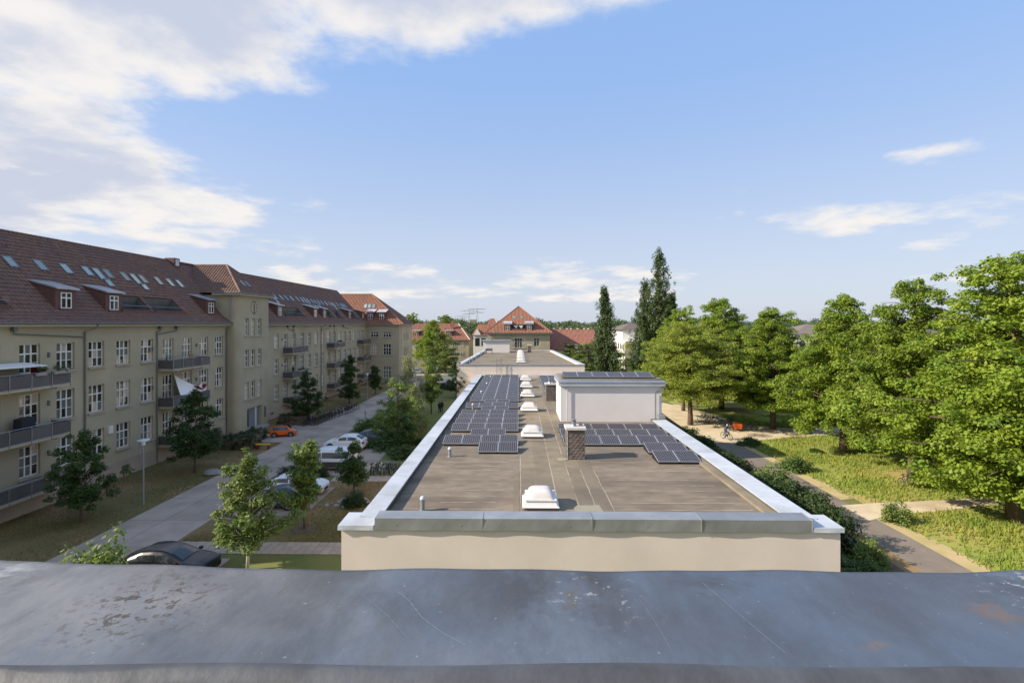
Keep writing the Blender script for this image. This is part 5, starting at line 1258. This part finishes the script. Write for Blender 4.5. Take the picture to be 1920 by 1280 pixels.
def tower_block(x, yt, D, w, lab, h2=None):
    p = CP + ray(x, HY) * D; H = CH + (HY - yt) * D / FPX; t = thing('tower_block', lab, 'building', (p.x, p.y, 0)); MB().box(p.x - w, p.x + w, p.y, p.y + 18, 0, H).build('wall', 'sill', t)
    for k in range(5): MB().box(p.x - w * .9, p.x + w * .9, p.y - .2, p.y - .02, H * (.3 + .13 * k), H * (.3 + .13 * k) + 1.5).build('window_band', 'pipe', t)
    MB().box(p.x - w - .3, p.x + w + .3, p.y - .3, p.y + 18.3, H, H + .6).build('roof_edge', 'terracotta', t)
tower_block(923, 599, 900, 6, 'far pinkish tower block above the woodland'); tower_block(886.5, 599.5, 1300, 9, 'far grey tower block between the pylons')

# ================================================================ street things
def lamp(x, y, px_top, lab):
    p = G(x, y); H = CH - (px_top - HY) * p.y / FPX
    t = thing('street_lamp', lab, 'street lamp', (p.x, p.y, 0), 'street lamps')
    MB().tube([(p.x, p.y, 0), (p.x, p.y, .9), (p.x, p.y, H - .25)], [.075, .06, .045], 8).build('post', 'steelgrey', t)
    MB().lathe([(.09, -.42), (.13, -.38), (.13, -.12), (.06, -.08)], (p.x, p.y, H), 12).build('lantern', 'lightglass', t)
    MB().lathe([(.10, -.10), (.42, -.06), (.40, -.02), (.08, .06)], (p.x, p.y, H), 16).build('shade', 'zinclight', t)
lamp(269, 947, 826, 'grey street lamp on the lawn in front of the nearest apartments'); lamp(688.5, 750, 700, 'street lamp at the far end of the shaded lawn'); lamp(819, 717, 690, 'street lamp on the far square'); lamp(807, 722, 671, 'street lamp behind the bright conical tree')
p = G(685, 794); t = thing('sign_post', 'thin grey post at the street corner beside the pale shrub', 'post', p); MB().tube([(p.x, p.y, 0), (p.x, p.y, 1.75)], .045, 6).build('pole', 'steelgrey', t); MB().box(p.x - .1, p.x + .1, p.y - .06, p.y - .045, 1.3, 1.75).build('plate', 'steelgrey', t)
# stone bed and boulder
r = random.Random(5); c = G(655, 943)
for i in range(46):
    a, d = r.uniform(0, 6.28), r.random() ** .5; x, y = c.x + math.cos(a) * d * 1.9 - .3, c.y + math.sin(a) * d * 1.0; s_ = r.uniform(.07, .2)
    m = MB().lathe([(s_ * .7, 0), (s_, s_ * .3), (s_ * .85, s_ * .65), (s_ * .3, s_ * .85)], (0, 0, 0), 7)
    m.v = [(v[0] * r.uniform(.8, 1.2), v[1] * r.uniform(.8, 1.2), v[2]) for v in m.v]
    tag(m.build('bed_stone', 'stone', None, loc=(x, y, .0)), 'small grey stone in the round stone bed on the court lawn', 'stone', 'stones of the bed')
p = G(400, 889); m = MB().lathe([(.55, 0), (.75, .12), (.6, .35), (.25, .48)], (0, 0, 0), 10); m.v = [(v[0] * 1.2, v[1] * r.uniform(.6, .9), v[2]) for v in m.v]
tag(m.build('boulder', 'stone', None, loc=(p.x, p.y, 0)), 'low boulder at the street edge under the young dark tree', 'boulder')
for i, (x, y) in enumerate(((571, 992), (665, 926))):
    p = G(x, y); struct('mulch_ring', MB().lathe([(.8, 0), (.7, .05), (.1, .07)], (p.x, p.y, .008), 16), 'soil')
p = G(571, 985); tag(MB().tube([(p.x + .35, p.y, 0), (p.x + .33, p.y, 1.9)], .035, 6).build('tree_stake', 'wood'), 'wooden stake supporting the slim bright young tree', 'stake')

# ---------------- cars
def car(name, lab, loc, rz, L, W, St, glass, body, roofm=None, wheels=(1.35, -1.3), wr=.33, ws=None, low=None, cat='car', lower=None):
    """St: stations (x, half width, bottom, shoulder, top half width, top); front at +x"""
    t = thing(name, lab, cat, (0, 0, 0), 'parked cars', local=True); xs = [s[0] for s in St]
    def S(x): return [float(np.interp(-x, [-a for a in xs], [s[k] for s in St])) for k in range(1, 6)]
    n = 40; X = np.linspace(xs[0], xs[-1], n)
    def ring(x):
        w, zb, zs, wt_, zt = S(x)
        return [(0, zb), (w * .8, zb), (w * .97, zb + .08), (w, zb + .2), (w, zb + (zs - zb) * .62), (w * .97, zs), (wt_ + (w - wt_) * .10, zs + (zt - zs) * .82), (wt_ * .86, zt - .015), (wt_ * .45, zt + .012), (0, zt + .02)]
    b = MB(); K = 10
    for x in X:
        rg_ = ring(x); b.v += [(x, y, z) for y, z in rg_] + [(x, -y, z) for y, z in reversed(rg_[1:-1])]
    M = 2 * K - 2
    for i in range(n - 1):
        for j in range(M): a, c = i * M + j, i * M + (j + 1) % M; b.f.append((a, c, c + M, a + M))
    b.f += [tuple(range(M - 1, -1, -1)), tuple((n - 1) * M + j for j in range(M))]
    body_o = b.build('body', body, t, smooth=True)
    body_o.modifiers.new('edge', 'EDGE_SPLIT').split_angle = R(38)
    def side(x, f, s):
        r_ = ring(x); p, q = Vector(r_[5]), Vector(r_[6]); u = p.lerp(q, f); return (x, (u.x + .012) * s, u.y)
    for (xa, xb, f0, f1) in glass:
        for s_ in (1, -1):
            g = MB(); m_ = 8
            for i in range(m_ + 1):
                x = xa + (xb - xa) * i / m_; g.v += [side(x, f0, s_), side(x, f1, s_)]
            for i in range(m_): g.f.append((2 * i, 2 * i + 1, 2 * i + 3, 2 * i + 2))
            g.build('side_window', 'carglass', t, smooth=True)
    for nm, (xa, xb, up) in zip(('windscreen', 'rear_window'), ws):
        g = MB(); m_ = 6
        for i in range(m_ + 1):
            x = xa + (xb - xa) * i / m_; w, zb, zs, wt_, zt = S(x); dxn = .012 if nm == 'windscreen' else -.012
            g.v += [(x + dxn, -wt_ * .80, zt + up), (x + dxn, -wt_ * .4, zt + up + .024), (x + dxn, wt_ * .4, zt + up + .024), (x + dxn, wt_ * .80, zt + up)]
        for i in range(m_):
            for j in range(3): k = i * 4 + j; g.f.append((k, k + 1, k + 5, k + 4))
        g.build(nm, 'carglass', t, smooth=True)
    if roofm:
        xa, xb = roofm[1], roofm[2]; g = MB(); m_ = 8
        for i in range(m_ + 1):
            x = xa + (xb - xa) * i / m_; w, zb, zs, wt_, zt = S(x); g.v += [(x, -wt_ * .9, zt + .012), (x, 0, zt + .034), (x, wt_ * .9, zt + .012)]
        for i in range(m_):
            for j in range(2): k = i * 3 + j; g.f.append((k, k + 1, k + 4, k + 3))
        g.build('roof_panel', roofm[0], t, smooth=True)
    if lower:
        for s_ in (1, -1):
            g = MB(); m_ = 14
            for i in range(m_ + 1):
                x = xs[0] - .12 + (xs[-1] + .12 - xs[0] + .12) * i / m_; w, zb, zs, wt_, zt = S(x); g.v += [(x, s_ * (w + .006), zb + .12), (x, s_ * (w + .008), zb + (zs - zb) * .70)]
            for i in range(m_): g.f.append((2 * i, 2 * i + 2, 2 * i + 3, 2 * i + 1))
            g.build('lower_side', lower, t, smooth=True)
    for x in wheels:
        for s_ in (1, -1):
            w = S(x)[0]
            a = MB().lathe([(wr * 1.22, 0), (wr * 1.22, .03)], (0, 0, 0), 20).build('wheel_arch', 'black', t, loc=(x, s_ * (w - .015 if s_ > 0 else w - .015), wr)); a.rotation_euler = (R(-90) * s_, 0, 0)
            o = MB().ring((0, 0, 0), (0, 1, 0), wr * .80, wr * .2, 20, 6).build('wheel', 'rubber', t, loc=(x, s_ * (w - .035), wr)); o['local'] = 1
            rm = MB().lathe([(wr * .64, 0), (wr * .62, .05), (wr * .15, .02), (wr * .12, .05)], (0, 0, 0), 14)
            q = rm.build('rim', 'metal', o, loc=(0, s_ * .02, 0)); q.rotation_euler = (R(-90) * s_, 0, 0)
    f, e = xs[0], xs[-1]; wf, zbf, zsf = S(f - .12)[0:3]; wr_, zbr, zsr = S(e + .06)[0:3]
    for s_ in (1, -1):
        MB().hexa([(f - .32, s_ * wf * .60, zsf - .19), (f - .02, s_ * wf * .60, zsf - .2), (f - .12, s_ * wf * .94, zsf - .17), (f - .36, s_ * (wf + .015), zsf - .14)], [(f - .34, s_ * wf * .62, zsf - .03), (f - .04, s_ * wf * .60, zsf - .05), (f - .14, s_ * wf * .94, zsf - .03), (f - .38, s_ * (wf + .01), zsf - .01)]).build('headlight', 'lightglass', t)
        MB().box(e - .02, e + .22, s_ * wr_ * .62, s_ * (wr_ + .012), zsr - .24, zsr - .06).build('tail_light', 'tail', t)
        xm = ws[0][0] - .15; w = S(xm)[0]; z = S(xm)[2]; MB().box(xm - .09, xm + .09, s_ * (w - .02), s_ * (w + .17), z + .02, z + .16).build('mirror', body, t, bevel=.03)
    MB().box(f - .03, f + .012, -wf * .42, wf * .42, zbf + .12, zsf - .22).build('grille', 'black', t)
    MB().box(e - .012, e + .02, -.26, .26, zsr - .42, zsr - .31).build('number_plate', 'whitepaint', t)
    t.location = loc; t.rotation_euler = (0, 0, rz); return t
def hatch(L, W, H, sh, rear):
    h, w = L / 2, W / 2
    return [(h, w * .72, .34, .62, w * .62, .66), (h - .12, w * .9, .22, .74, w * .8, .78), (h - .5, w * .99, .2, sh - .08, w * .86, sh - .02), (h - 1.2, w, .2, sh, w * .86, sh + .09), (h - 1.9, w, .2, sh + .02, w * .74, H - .13), (h - 2.3, w, .2, sh + .03, w * .72, H - .02),
            (h - 2.9, w, .2, sh + .04, w * .72, H), (-h + rear + .45, w, .2, sh + .05, w * .70, H - .06), (-h + .18, w * .98, .22, sh + .04, w * .72, sh + .14 + .1 * (rear < .5)), (-h + .04, w * .93, .26, sh - .02, w * .75, sh + .04), (-h, w * .84, .34, sh - .3, w * .7, sh - .26)]
def std(name, lab, loc, rz, L, W, H, sh, rear, body, **k):
    h = L / 2; car(name, lab, loc, rz, L, W, hatch(L, W, H, sh, rear), [(h - 1.75, h - 2.62, .10, .80), (h - 2.72, -h + rear + .25, .10, .80)], body, ws=[(h - 1.27, h - 1.93, .006), (-h + rear + .36, -h + .24, .006)], wheels=(h - .88, -h + .86), **k)
std('parked_car', 'black estate car with chrome window line at the bottom left', (-18.75, 27.1, .03), R(-4), 4.75, 1.84, 1.50, .93, .75, 'paint_black', roofm=('paint_dark', .55, -1.5))
std('parked_car', 'dark blue hatchback parked in front of the white estate', (-17.9, 37.3, .03), R(176), 4.4, 1.8, 1.5, .92, .55, 'paint_blue')
std('parked_car', 'white estate car half hidden by the slim young tree', (-17.7, 40.3, .03), R(-3), 4.7, 1.84, 1.5, .94, .7, 'paint_white')
std('parked_car', 'white SUV with dark wheel arches parked beside the van', (-18.7, 54.4, .03), R(178), 4.4, 1.86, 1.62, 1.02, .5, 'paint_white', wr=.36)
std('parked_car', 'dark grey estate car behind the white SUV', (-17.3, 57.4, .03), R(178), 4.6, 1.82, 1.48, .93, .7, 'paint_grey')
def van():
    h, w = 2.45, .97
    St = [(h, w * .75, .36, .75, w * .65, .80), (h - .12, w * .93, .25, .95, w * .8, 1.0), (h - .75, w, .24, 1.12, w * .86, 1.18), (h - 1.35, w, .24, 1.14, w * .82, 1.78), (h - 1.7, w, .24, 1.15, w * .84, 1.93), (h - 2.4, w, .24, 1.15, w * .86, 1.98), (-h + .3, w, .24, 1.15, w * .86, 1.97), (-h + .1, w, .25, 1.15, w * .85, 1.88), (-h, w * .95, .3, 1.1, w * .82, 1.2)]
    car('minivan', 'two-tone brown and white minivan with dark windows', (-17.7, 47.0, .03), R(179), 4.9, 1.94, St, [(h - 1.32, h - 2.05, .06, .78), (h - 2.12, -h + .35, .06, .80)], 'paint_white', ws=[(h - .80, h - 1.5, .006), (-h + .09, -h + .03, .0)], wheels=(1.5, -1.5), wr=.35, cat='van', lower='paint_brown')
van()
def mini():
    h, w = 1.45, .72
    St = [(h, w * .7, .3, .55, w * .6, .6), (h - .15, w * .95, .22, .68, w * .8, .74), (h - .6, w, .2, .78, w * .8, .92), (h - 1.0, w, .2, .8, w * .74, 1.28), (h - 1.5, w, .2, .8, w * .74, 1.38), (-h + .6, w, .2, .8, w * .74, 1.3), (-h + .12, w * .97, .22, .76, w * .76, .86), (-h, w * .8, .3, .55, w * .7, .6)]
    o = car('small_car', 'small orange car with a black roof and silver front by the hedge', (-28.3, 60.6, .03), R(14), 2.9, 1.44, St, [(h - .85, -h + .35, .0, 1.0)], 'paint_orange', ws=[(h - .62, h - 1.02, .006), (-h + .5, -h + .2, .006)], wheels=(.9, -.9), wr=.28, roofm=('paint_black', h - 1.0, -h + .62))
    MB().hexa([(h - .55, -w * .8, .74), (h + .03, -w * .68, .46), (h + .03, w * .68, .46), (h - .55, w * .8, .74)], [(h - .55, -w * .8, .98), (h + .05, -w * .68, .72), (h + .05, w * .68, .72), (h - .55, w * .8, .98)]).build('front_cover', 'paint_silver', o, bevel=.05)
mini()
std('parked_car', 'white car parked on the far square beside the rear hall', (-14.6, 108.5, .03), R(150), 4.3, 1.8, 1.5, .94, .5, 'paint_white')
std('parked_car', 'dark car parked in front of the far white car', (-15.4, 104.5, .03), R(150), 4.3, 1.8, 1.48, .93, .5, 'paint_dark')
std('parked_car', 'silver car on the side street beyond the far wing', (-27.2, 137, .03), R(0), 4.3, 1.8, 1.5, .94, .5, 'paint_silver')
p = G(494, 842); t = thing('low_bench', 'low dark bench with a yellow seat at the hedge corner', 'bench', p)
MB().box(p.x - .8, p.x + .7, p.y - .2, p.y + .2, .5, .58).build('seat', 'yellow', t); 
for sx in (-.65, .5): MB().box(p.x + sx, p.x + sx + .1, p.y - .18, p.y + .18, 0, .5).build('leg', 'fabricred', t)

# ---------------- bicycles
def make_bike(framem, name='bicycle'):
    t = thing(name, '', 'bicycle', local=True)
    for x in (-.52, .52):
        w = MB().ring((0, 0, 0), (0, 1, 0), .33, .03, 20, 5).build('wheel', 'rubber', t, loc=(x, 0, .36)); w['local'] = 1
        m = MB().ring((0, 0, 0), (0, 1, 0), .305, .012, 20, 4)
        for k in range(8): a = k * math.pi / 4; m.tube([(0, 0, 0), (.3 * math.cos(a), 0, .3 * math.sin(a))], .004, 3)
        m.build('spokes', 'metal', w)
    f = MB(); hd, se, bb = (.40, 0, .88), (-.14, 0, .86), (-.05, 0, .32)
    for a, b in ((hd, bb), (se, bb), (hd, (-.12, 0, .76)), (se, (-.52, 0, .35)), (bb, (-.52, 0, .35)), (hd, (.52, 0, .35))): f.tube([a, b], .03, 6)
    f.build('frame', framem, t)
    MB().tube([(.40, 0, .88), (.38, 0, 1.0)], .016, 6).tube([(.28, -.29, 1.02), (.38, -.12, 1.02), (.38, .12, 1.02), (.28, .29, 1.02)], .016, 6).build('handlebar', 'metal', t)
    MB().hexa([(-.30, -.09, .90), (0, -.03, .92), (0, .03, .92), (-.30, .09, .90)], [(-.30, -.09, .96), (.02, -.03, .96), (.02, .03, .96), (-.30, .09, .96)]).build('saddle', 'black', t)
    return [t, 0]
bikes = [make_bike('paint_dark'), make_bike('paint_silver'), make_bike('paint_red'), make_bike('paint_blue')]
r = random.Random(4); a, b = G(578, 799), G(664, 768)
for i in range(18):
    p = a.lerp(b, i / 17); o = grow(bikes[r.choice((0, 0, 3, 1, 0, 2))], (p.x + r.uniform(-.15, .15), p.y, 0), R(r.uniform(-16, 18)), r.uniform(1.05, 1.2), 'bicycle in the long rack beside the street, %s from the near end' % ORD[i], 'bicycles in the street rack'); o.rotation_euler.x = R(r.uniform(-10, 10))
a, b = G(690, 893), G(742, 893)
for i in range(9):
    p = a.lerp(b, i / 8); o = grow(bikes[(2, 1, 0, 1, 1, 3, 0, 3, 0)[i]], (p.x, p.y + .9 + r.uniform(-.2, .2), 0), R(90 + r.uniform(-14, 14)), 1, 'bicycle parked beside the hall at the footpath, %s from the left' % ORD[i], 'bicycles at the footpath'); o.rotation_euler.x = R(r.uniform(-9, 9))
for i, (x, y, k, rz) in enumerate(((1318, 789, 0, 20), (1325, 791, 1, 40), (1334, 792, 0, 30), (1340, 795, 3, 20), (1349, 800, 0, 10), (1355, 801, 0, -10), (1366, 797, 0, 40), (1372, 796, 0, 55))):
    p = G(x, y); o = grow(bikes[k], (p.x, p.y, .02), R(rz), 1.1, 'bicycle parked on the sandy square, %s from the left' % ORD[i], 'bicycles on the sandy square')
o = grow(bikes[1], at(1700, 911), R(15), 1.0, 'bicycle with pale wheels leaning under the broad maple', 'bicycles on the lawn'); o.rotation_euler.x = R(-12)
# cargo bike
p = G(1396, 808); t = thing('cargo_bike', 'cargo bike with an orange-red transport box on the sandy square', 'cargo bike', (0, 0, 0), local=True)
for x in (-1.1, .15, ):
    MB().ring((x, 0, .36), (0, 1, 0), .33, .035, 20, 5).build('wheel', 'rubber', t)
MB().tube([(-1.1, 0, .36), (-.7, 0, .8), (.1, 0, .45), (1.2, 0, .4), (1.35, 0, .3)], .03, 6).build('frame', 'paint_dark', t)
MB().hexa([(.45, -.33, .3), (1.25, -.33, .3), (1.25, .33, .3), (.45, .33, .3)], [(.35, -.36, .95), (1.35, -.36, .95), (1.35, .36, .95), (.35, .36, .95)]).build('cargo_box', 'paint_orange', t)
MB().ring((1.55, 0, .28), (0, 1, 0), .25, .035, 18, 5).build('wheel', 'rubber', t); MB().tube([(-.2, -.3, 1.1), (-.05, 0, 1.05), (-.2, .3, 1.1)], .02, 5).build('handlebar', 'metal', t)
MB().box(-.95, -.65, -.1, .1, .95, 1.02).build('saddle', 'black', t); t.location = (p.x, p.y, .02); t.rotation_euler = (0, 0, R(175))

# ---------------- people
def person(name, lab, loc, rz, J, m_top, m_leg, scale=1.0, hair='cloth_dark'):
    t = thing(name, lab, 'person', loc, local=True); t.rotation_euler = (0, 0, rz)
    V = [j[0] for j in J]; Rr = [j[1] for j in J]; E_ = [(i, j[2]) for i, j in enumerate(J) if j[2] is not None]
    me = bpy.data.meshes.new('body'); me.from_pydata(V, E_, []); me.materials.append(MATS[m_top]); o = put('body', me, t)
    sk = o.modifiers.new('skin', 'SKIN'); o.modifiers.new('sub', 'SUBSURF').levels = 1
    for i, v in enumerate(me.skin_vertices[0].data): v.radius = (Rr[i], Rr[i]); v.use_root = (i == 0)
    h = V[3]; 
    MB().lathe([(.03, -.12), (.075, -.08), (.09, 0), (.075, .08), (.03, .125)], (h[0], h[1], h[2] + .02), 12).build('head', 'skin', t, smooth=True)
    MB().lathe([(.085, .0), (.096, .03), (.085, .1), (.03, .145)], (h[0] - .015, h[1], h[2] + .02), 12).build('hair' if hair != 'zinclight' else 'helmet', hair, t, smooth=True)
    return t
stand = [((0, 0, .95), .15, None), ((0, 0, 1.2), .16, 0), ((0, 0, 1.42), .12, 1), ((.02, 0, 1.62), .055, 2),
         ((.0, .20, 1.40), .075, 2), ((.02, .24, 1.12), .05, 4), ((.12, .22, .88), .04, 5), ((.17, .21, .80), .03, 6), ((.0, -.20, 1.40), .075, 2), ((.02, -.24, 1.12), .05, 8), ((.10, -.22, .88), .04, 9), ((.15, -.21, .80), .03, 10),
         ((.02, .10, .86), .11, 0), ((.05, .11, .48), .075, 12), ((0, .11, .08), .05, 13), ((.14, .11, .04), .045, 14), ((.02, -.10, .86), .11, 0), ((.08, -.11, .48), .075, 16), ((.02, -.11, .08), .05, 17), ((.16, -.11, .04), .045, 18)]
a = G(824, 775); person('person', 'person in dark clothes walking on the path along the hall', (a.x, a.y, .03), R(80), stand, 'cloth_dark', 'cloth_dark')
a = G(828.5, 773); person('person', 'person in dark clothes beside the other walker on the hall path', (a.x, a.y, .03), R(100), stand, 'cloth_dark', 'cloth_dark')
c = WX(533, 668, FX + .9); person('person', 'person in black standing at a balcony door right of the tower', (FX + .75, 76.6, FLO[1] + .06), R(0), stand, 'cloth_dark', 'cloth_dark')
ride = [((-.22, 0, 1.0), .14, None), ((-.10, 0, 1.22), .15, 0), ((.05, 0, 1.42), .12, 1), ((.14, 0, 1.62), .055, 2),
        ((.08, .18, 1.38), .07, 2), ((.26, .24, 1.2), .05, 4), ((.38, .24, 1.08), .035, 5), ((.08, -.18, 1.38), .07, 2), ((.26, -.24, 1.2), .05, 7), ((.38, -.24, 1.08), .035, 8),
        ((-.16, .10, .95), .11, 0), ((.18, .12, .78), .075, 10), ((.0, .12, .34), .05, 11), ((.12, .12, .28), .04, 12), ((-.16, -.10, .95), .11, 0), ((.12, -.12, .62), .075, 14), ((-.05, -.12, .24), .05, 15), ((.08, -.12, .18), .04, 16)]
a = G(1362, 824); grow(bikes[0], (a.x, a.y, .02), R(-70), 1.1, 'bicycle ridden by the cyclist on the sandy square', 'bicycles on the sandy square')
person('person', 'cyclist in dark clothes and a pale helmet riding on the sandy square', (a.x, a.y, .05), R(-70), ride, 'cloth_blue', 'cloth_dark', hair='zinclight')

# ---------------- things on the balconies
t = thing('shade_sail', 'white triangular shade sail on the middle balcony near the tower', 'shade sail', (FX + .8, 51, FLO[1]))
m = MB(); n = 8; A, B, C_ = Vector((FX + .15, 50.9, 8.35)), Vector((FX + 1.5, 49.9, 6.35)), Vector((FX + 1.5, 54.2, 6.55))
for i in range(n + 1):
    for j in range(n + 1 - i):
        u, v = i / n, j / n; w = 1 - u - v; q = A * w + B * u + C_ * v; q.z -= .9 * (w * v + u * v * .5 + w * u * .4); m.v.append(tuple(q))
idx = {}; k = 0
for i in range(n + 1):
    for j in range(n + 1 - i): idx[i, j] = k; k += 1
for i in range(n):
    for j in range(n - i):
        m.f.append((idx[i, j], idx[i + 1, j], idx[i, j + 1]))
        if j < n - i - 1: m.f.append((idx[i + 1, j], idx[i + 1, j + 1], idx[i, j + 1]))
m.build('cloth', 'fabricwhite', t, smooth=True); MB().tube([C_ + Vector((0, 0, -.2)), C_ + Vector((0, .1, .35))], .02, 5).build('pole', 'metal', t)
t = thing('small_tent', 'small white tent-like cover beside the shade sail', 'cover', (FX + .9, 53.2, FLO[1])); MB().add([(FX + .5, 52.9, 6.3), (FX + 1.3, 52.9, 6.3), (FX + 1.3, 54.3, 6.3), (FX + .5, 54.3, 6.3), (FX + .9, 54.2, 7.1), (FX + .9, 53.6, 6.9)], [(0, 1, 5), (1, 2, 4, 5), (2, 3, 4), (3, 0, 5, 4)]).build('cover', 'fabricwhite', t)
t = thing('awning_tent', 'white and dark red awning on the uppermost balcony at the left edge', 'awning', (FX + .8, 33.6, FLO[2]))
MB().hexa([(FX + .1, 32.0, 10.75), (FX + 1.55, 32.0, 10.55), (FX + 1.55, 35.6, 10.5), (FX + .1, 35.4, 10.7)], [(FX + .1, 32.0, 10.82), (FX + 1.55, 32.0, 10.62), (FX + 1.55, 35.6, 10.57), (FX + .1, 35.4, 10.77)]).build('roof_cloth', 'fabricwhite', t)
MB().add([(FX + 1.5, 34.4, 9.1), (FX + 1.5, 35.6, 10.3), (FX + 1.2, 35.7, 9.1), (FX + .4, 35.6, 9.1), (FX + .4, 35.5, 10.5)], [(0, 1, 2), (1, 4, 3, 2)]).build('side_cloth', 'fabricred', t)
t = thing('covered_grill', 'black covered grill on the middle balcony at the left edge', 'grill', (FX + .7, 34.0, FLO[1])); MB().hexa([(FX + .4, 34.2, 5.42), (FX + 1.1, 34.2, 5.42), (FX + 1.1, 35.3, 5.42), (FX + .4, 35.3, 5.42)], [(FX + .42, 34.25, 6.95), (FX + 1.05, 34.25, 6.95), (FX + 1.05, 35.25, 7.0), (FX + .42, 35.25, 7.0)]).build('cover', 'cloth_dark', t, bevel=.06)
def planter(y0, y1, z, lab, lm='leaf_bush'):
    t = thing('planter_box', lab, 'planter', (FX + 1.62, y0, z)); MB().box(FX + 1.54, FX + 1.74, y0, y1, z + .86, z + 1.06).build('box', 'planter', t)
    rg = np.random.default_rng(int(y0 * 10)); n = int((y1 - y0) * 9); C = np.stack([rg.uniform(FX + 1.5, FX + 1.75, n), rg.uniform(y0, y1, n), z + 1.1 + rg.uniform(0, .3, n)], 1)
    put('plants', np_mesh('plants', clumps(C, rg.uniform(.1, .18, n), .9, 26, .05, rg), 4, lm), t)
planter(36.0, 37.3, FLO[2], 'planter box with spiky green plants on the uppermost left balcony'); planter(34.7, 35.4, FLO[2], 'small planter box left of the spiky plants', 'leaf_hedge'); planter(35.4, 36.6, FLO[0], 'planter box with flowers on the lowest left balcony', 'leaf_light')
planter(76.5, 78.5, FLO[1], 'planter box with reddish plants on the balcony right of the tower'); planter(93.2, 95.4, FLO[2], 'planter box on the upper balcony past the downpipe'); planter(110.2, 112.0, FLO[1], 'planter box on the farthest balcony', 'leaf_light')
t = thing('hammock', 'dark red hammock chair on the middle balcony near the tower', 'hammock', (FX + 1, 54, FLO[1])); m = MB(); 
for i in range(9):
    u = i / 8; y = 54.0 + .9 * (u - .5) * 2 * .9 - .6; z = 6.55 + .5 * (2 * u - 1) ** 2; m.v += [(FX + 1.0, y, z), (FX + 1.45, y, z - .05), (FX + 1.5, y, z + .14)]
for i in range(8):
    for j in range(2): k = i * 3 + j; m.f.append((k, k + 1, k + 4, k + 3))
m.build('cloth', 'fabricred', t)
t = thing('garden_chair', 'folded wooden chair on the uppermost balcony near the tower', 'chair', (FX + .4, 53.1, FLO[2])); MB().hexa([(FX + .55, 52.7, 9.5), (FX + .95, 52.7, 9.5), (FX + .95, 53.3, 9.5), (FX + .55, 53.3, 9.5)], [(FX + .55, 52.7, 9.55), (FX + .95, 52.7, 9.55), (FX + .95, 53.3, 9.55), (FX + .55, 53.3, 9.55)]).build('seat', 'wood', t)
MB().box(FX + .5, FX + .56, 52.7, 53.3, 9.55, 10.3).build('backrest', 'wood', t)
for x in (.57, .9):
    for y in (52.72, 53.24): MB().box(FX + x, FX + x + .04, y, y + .04, 9.08, 9.5).build('leg', 'wood', t)
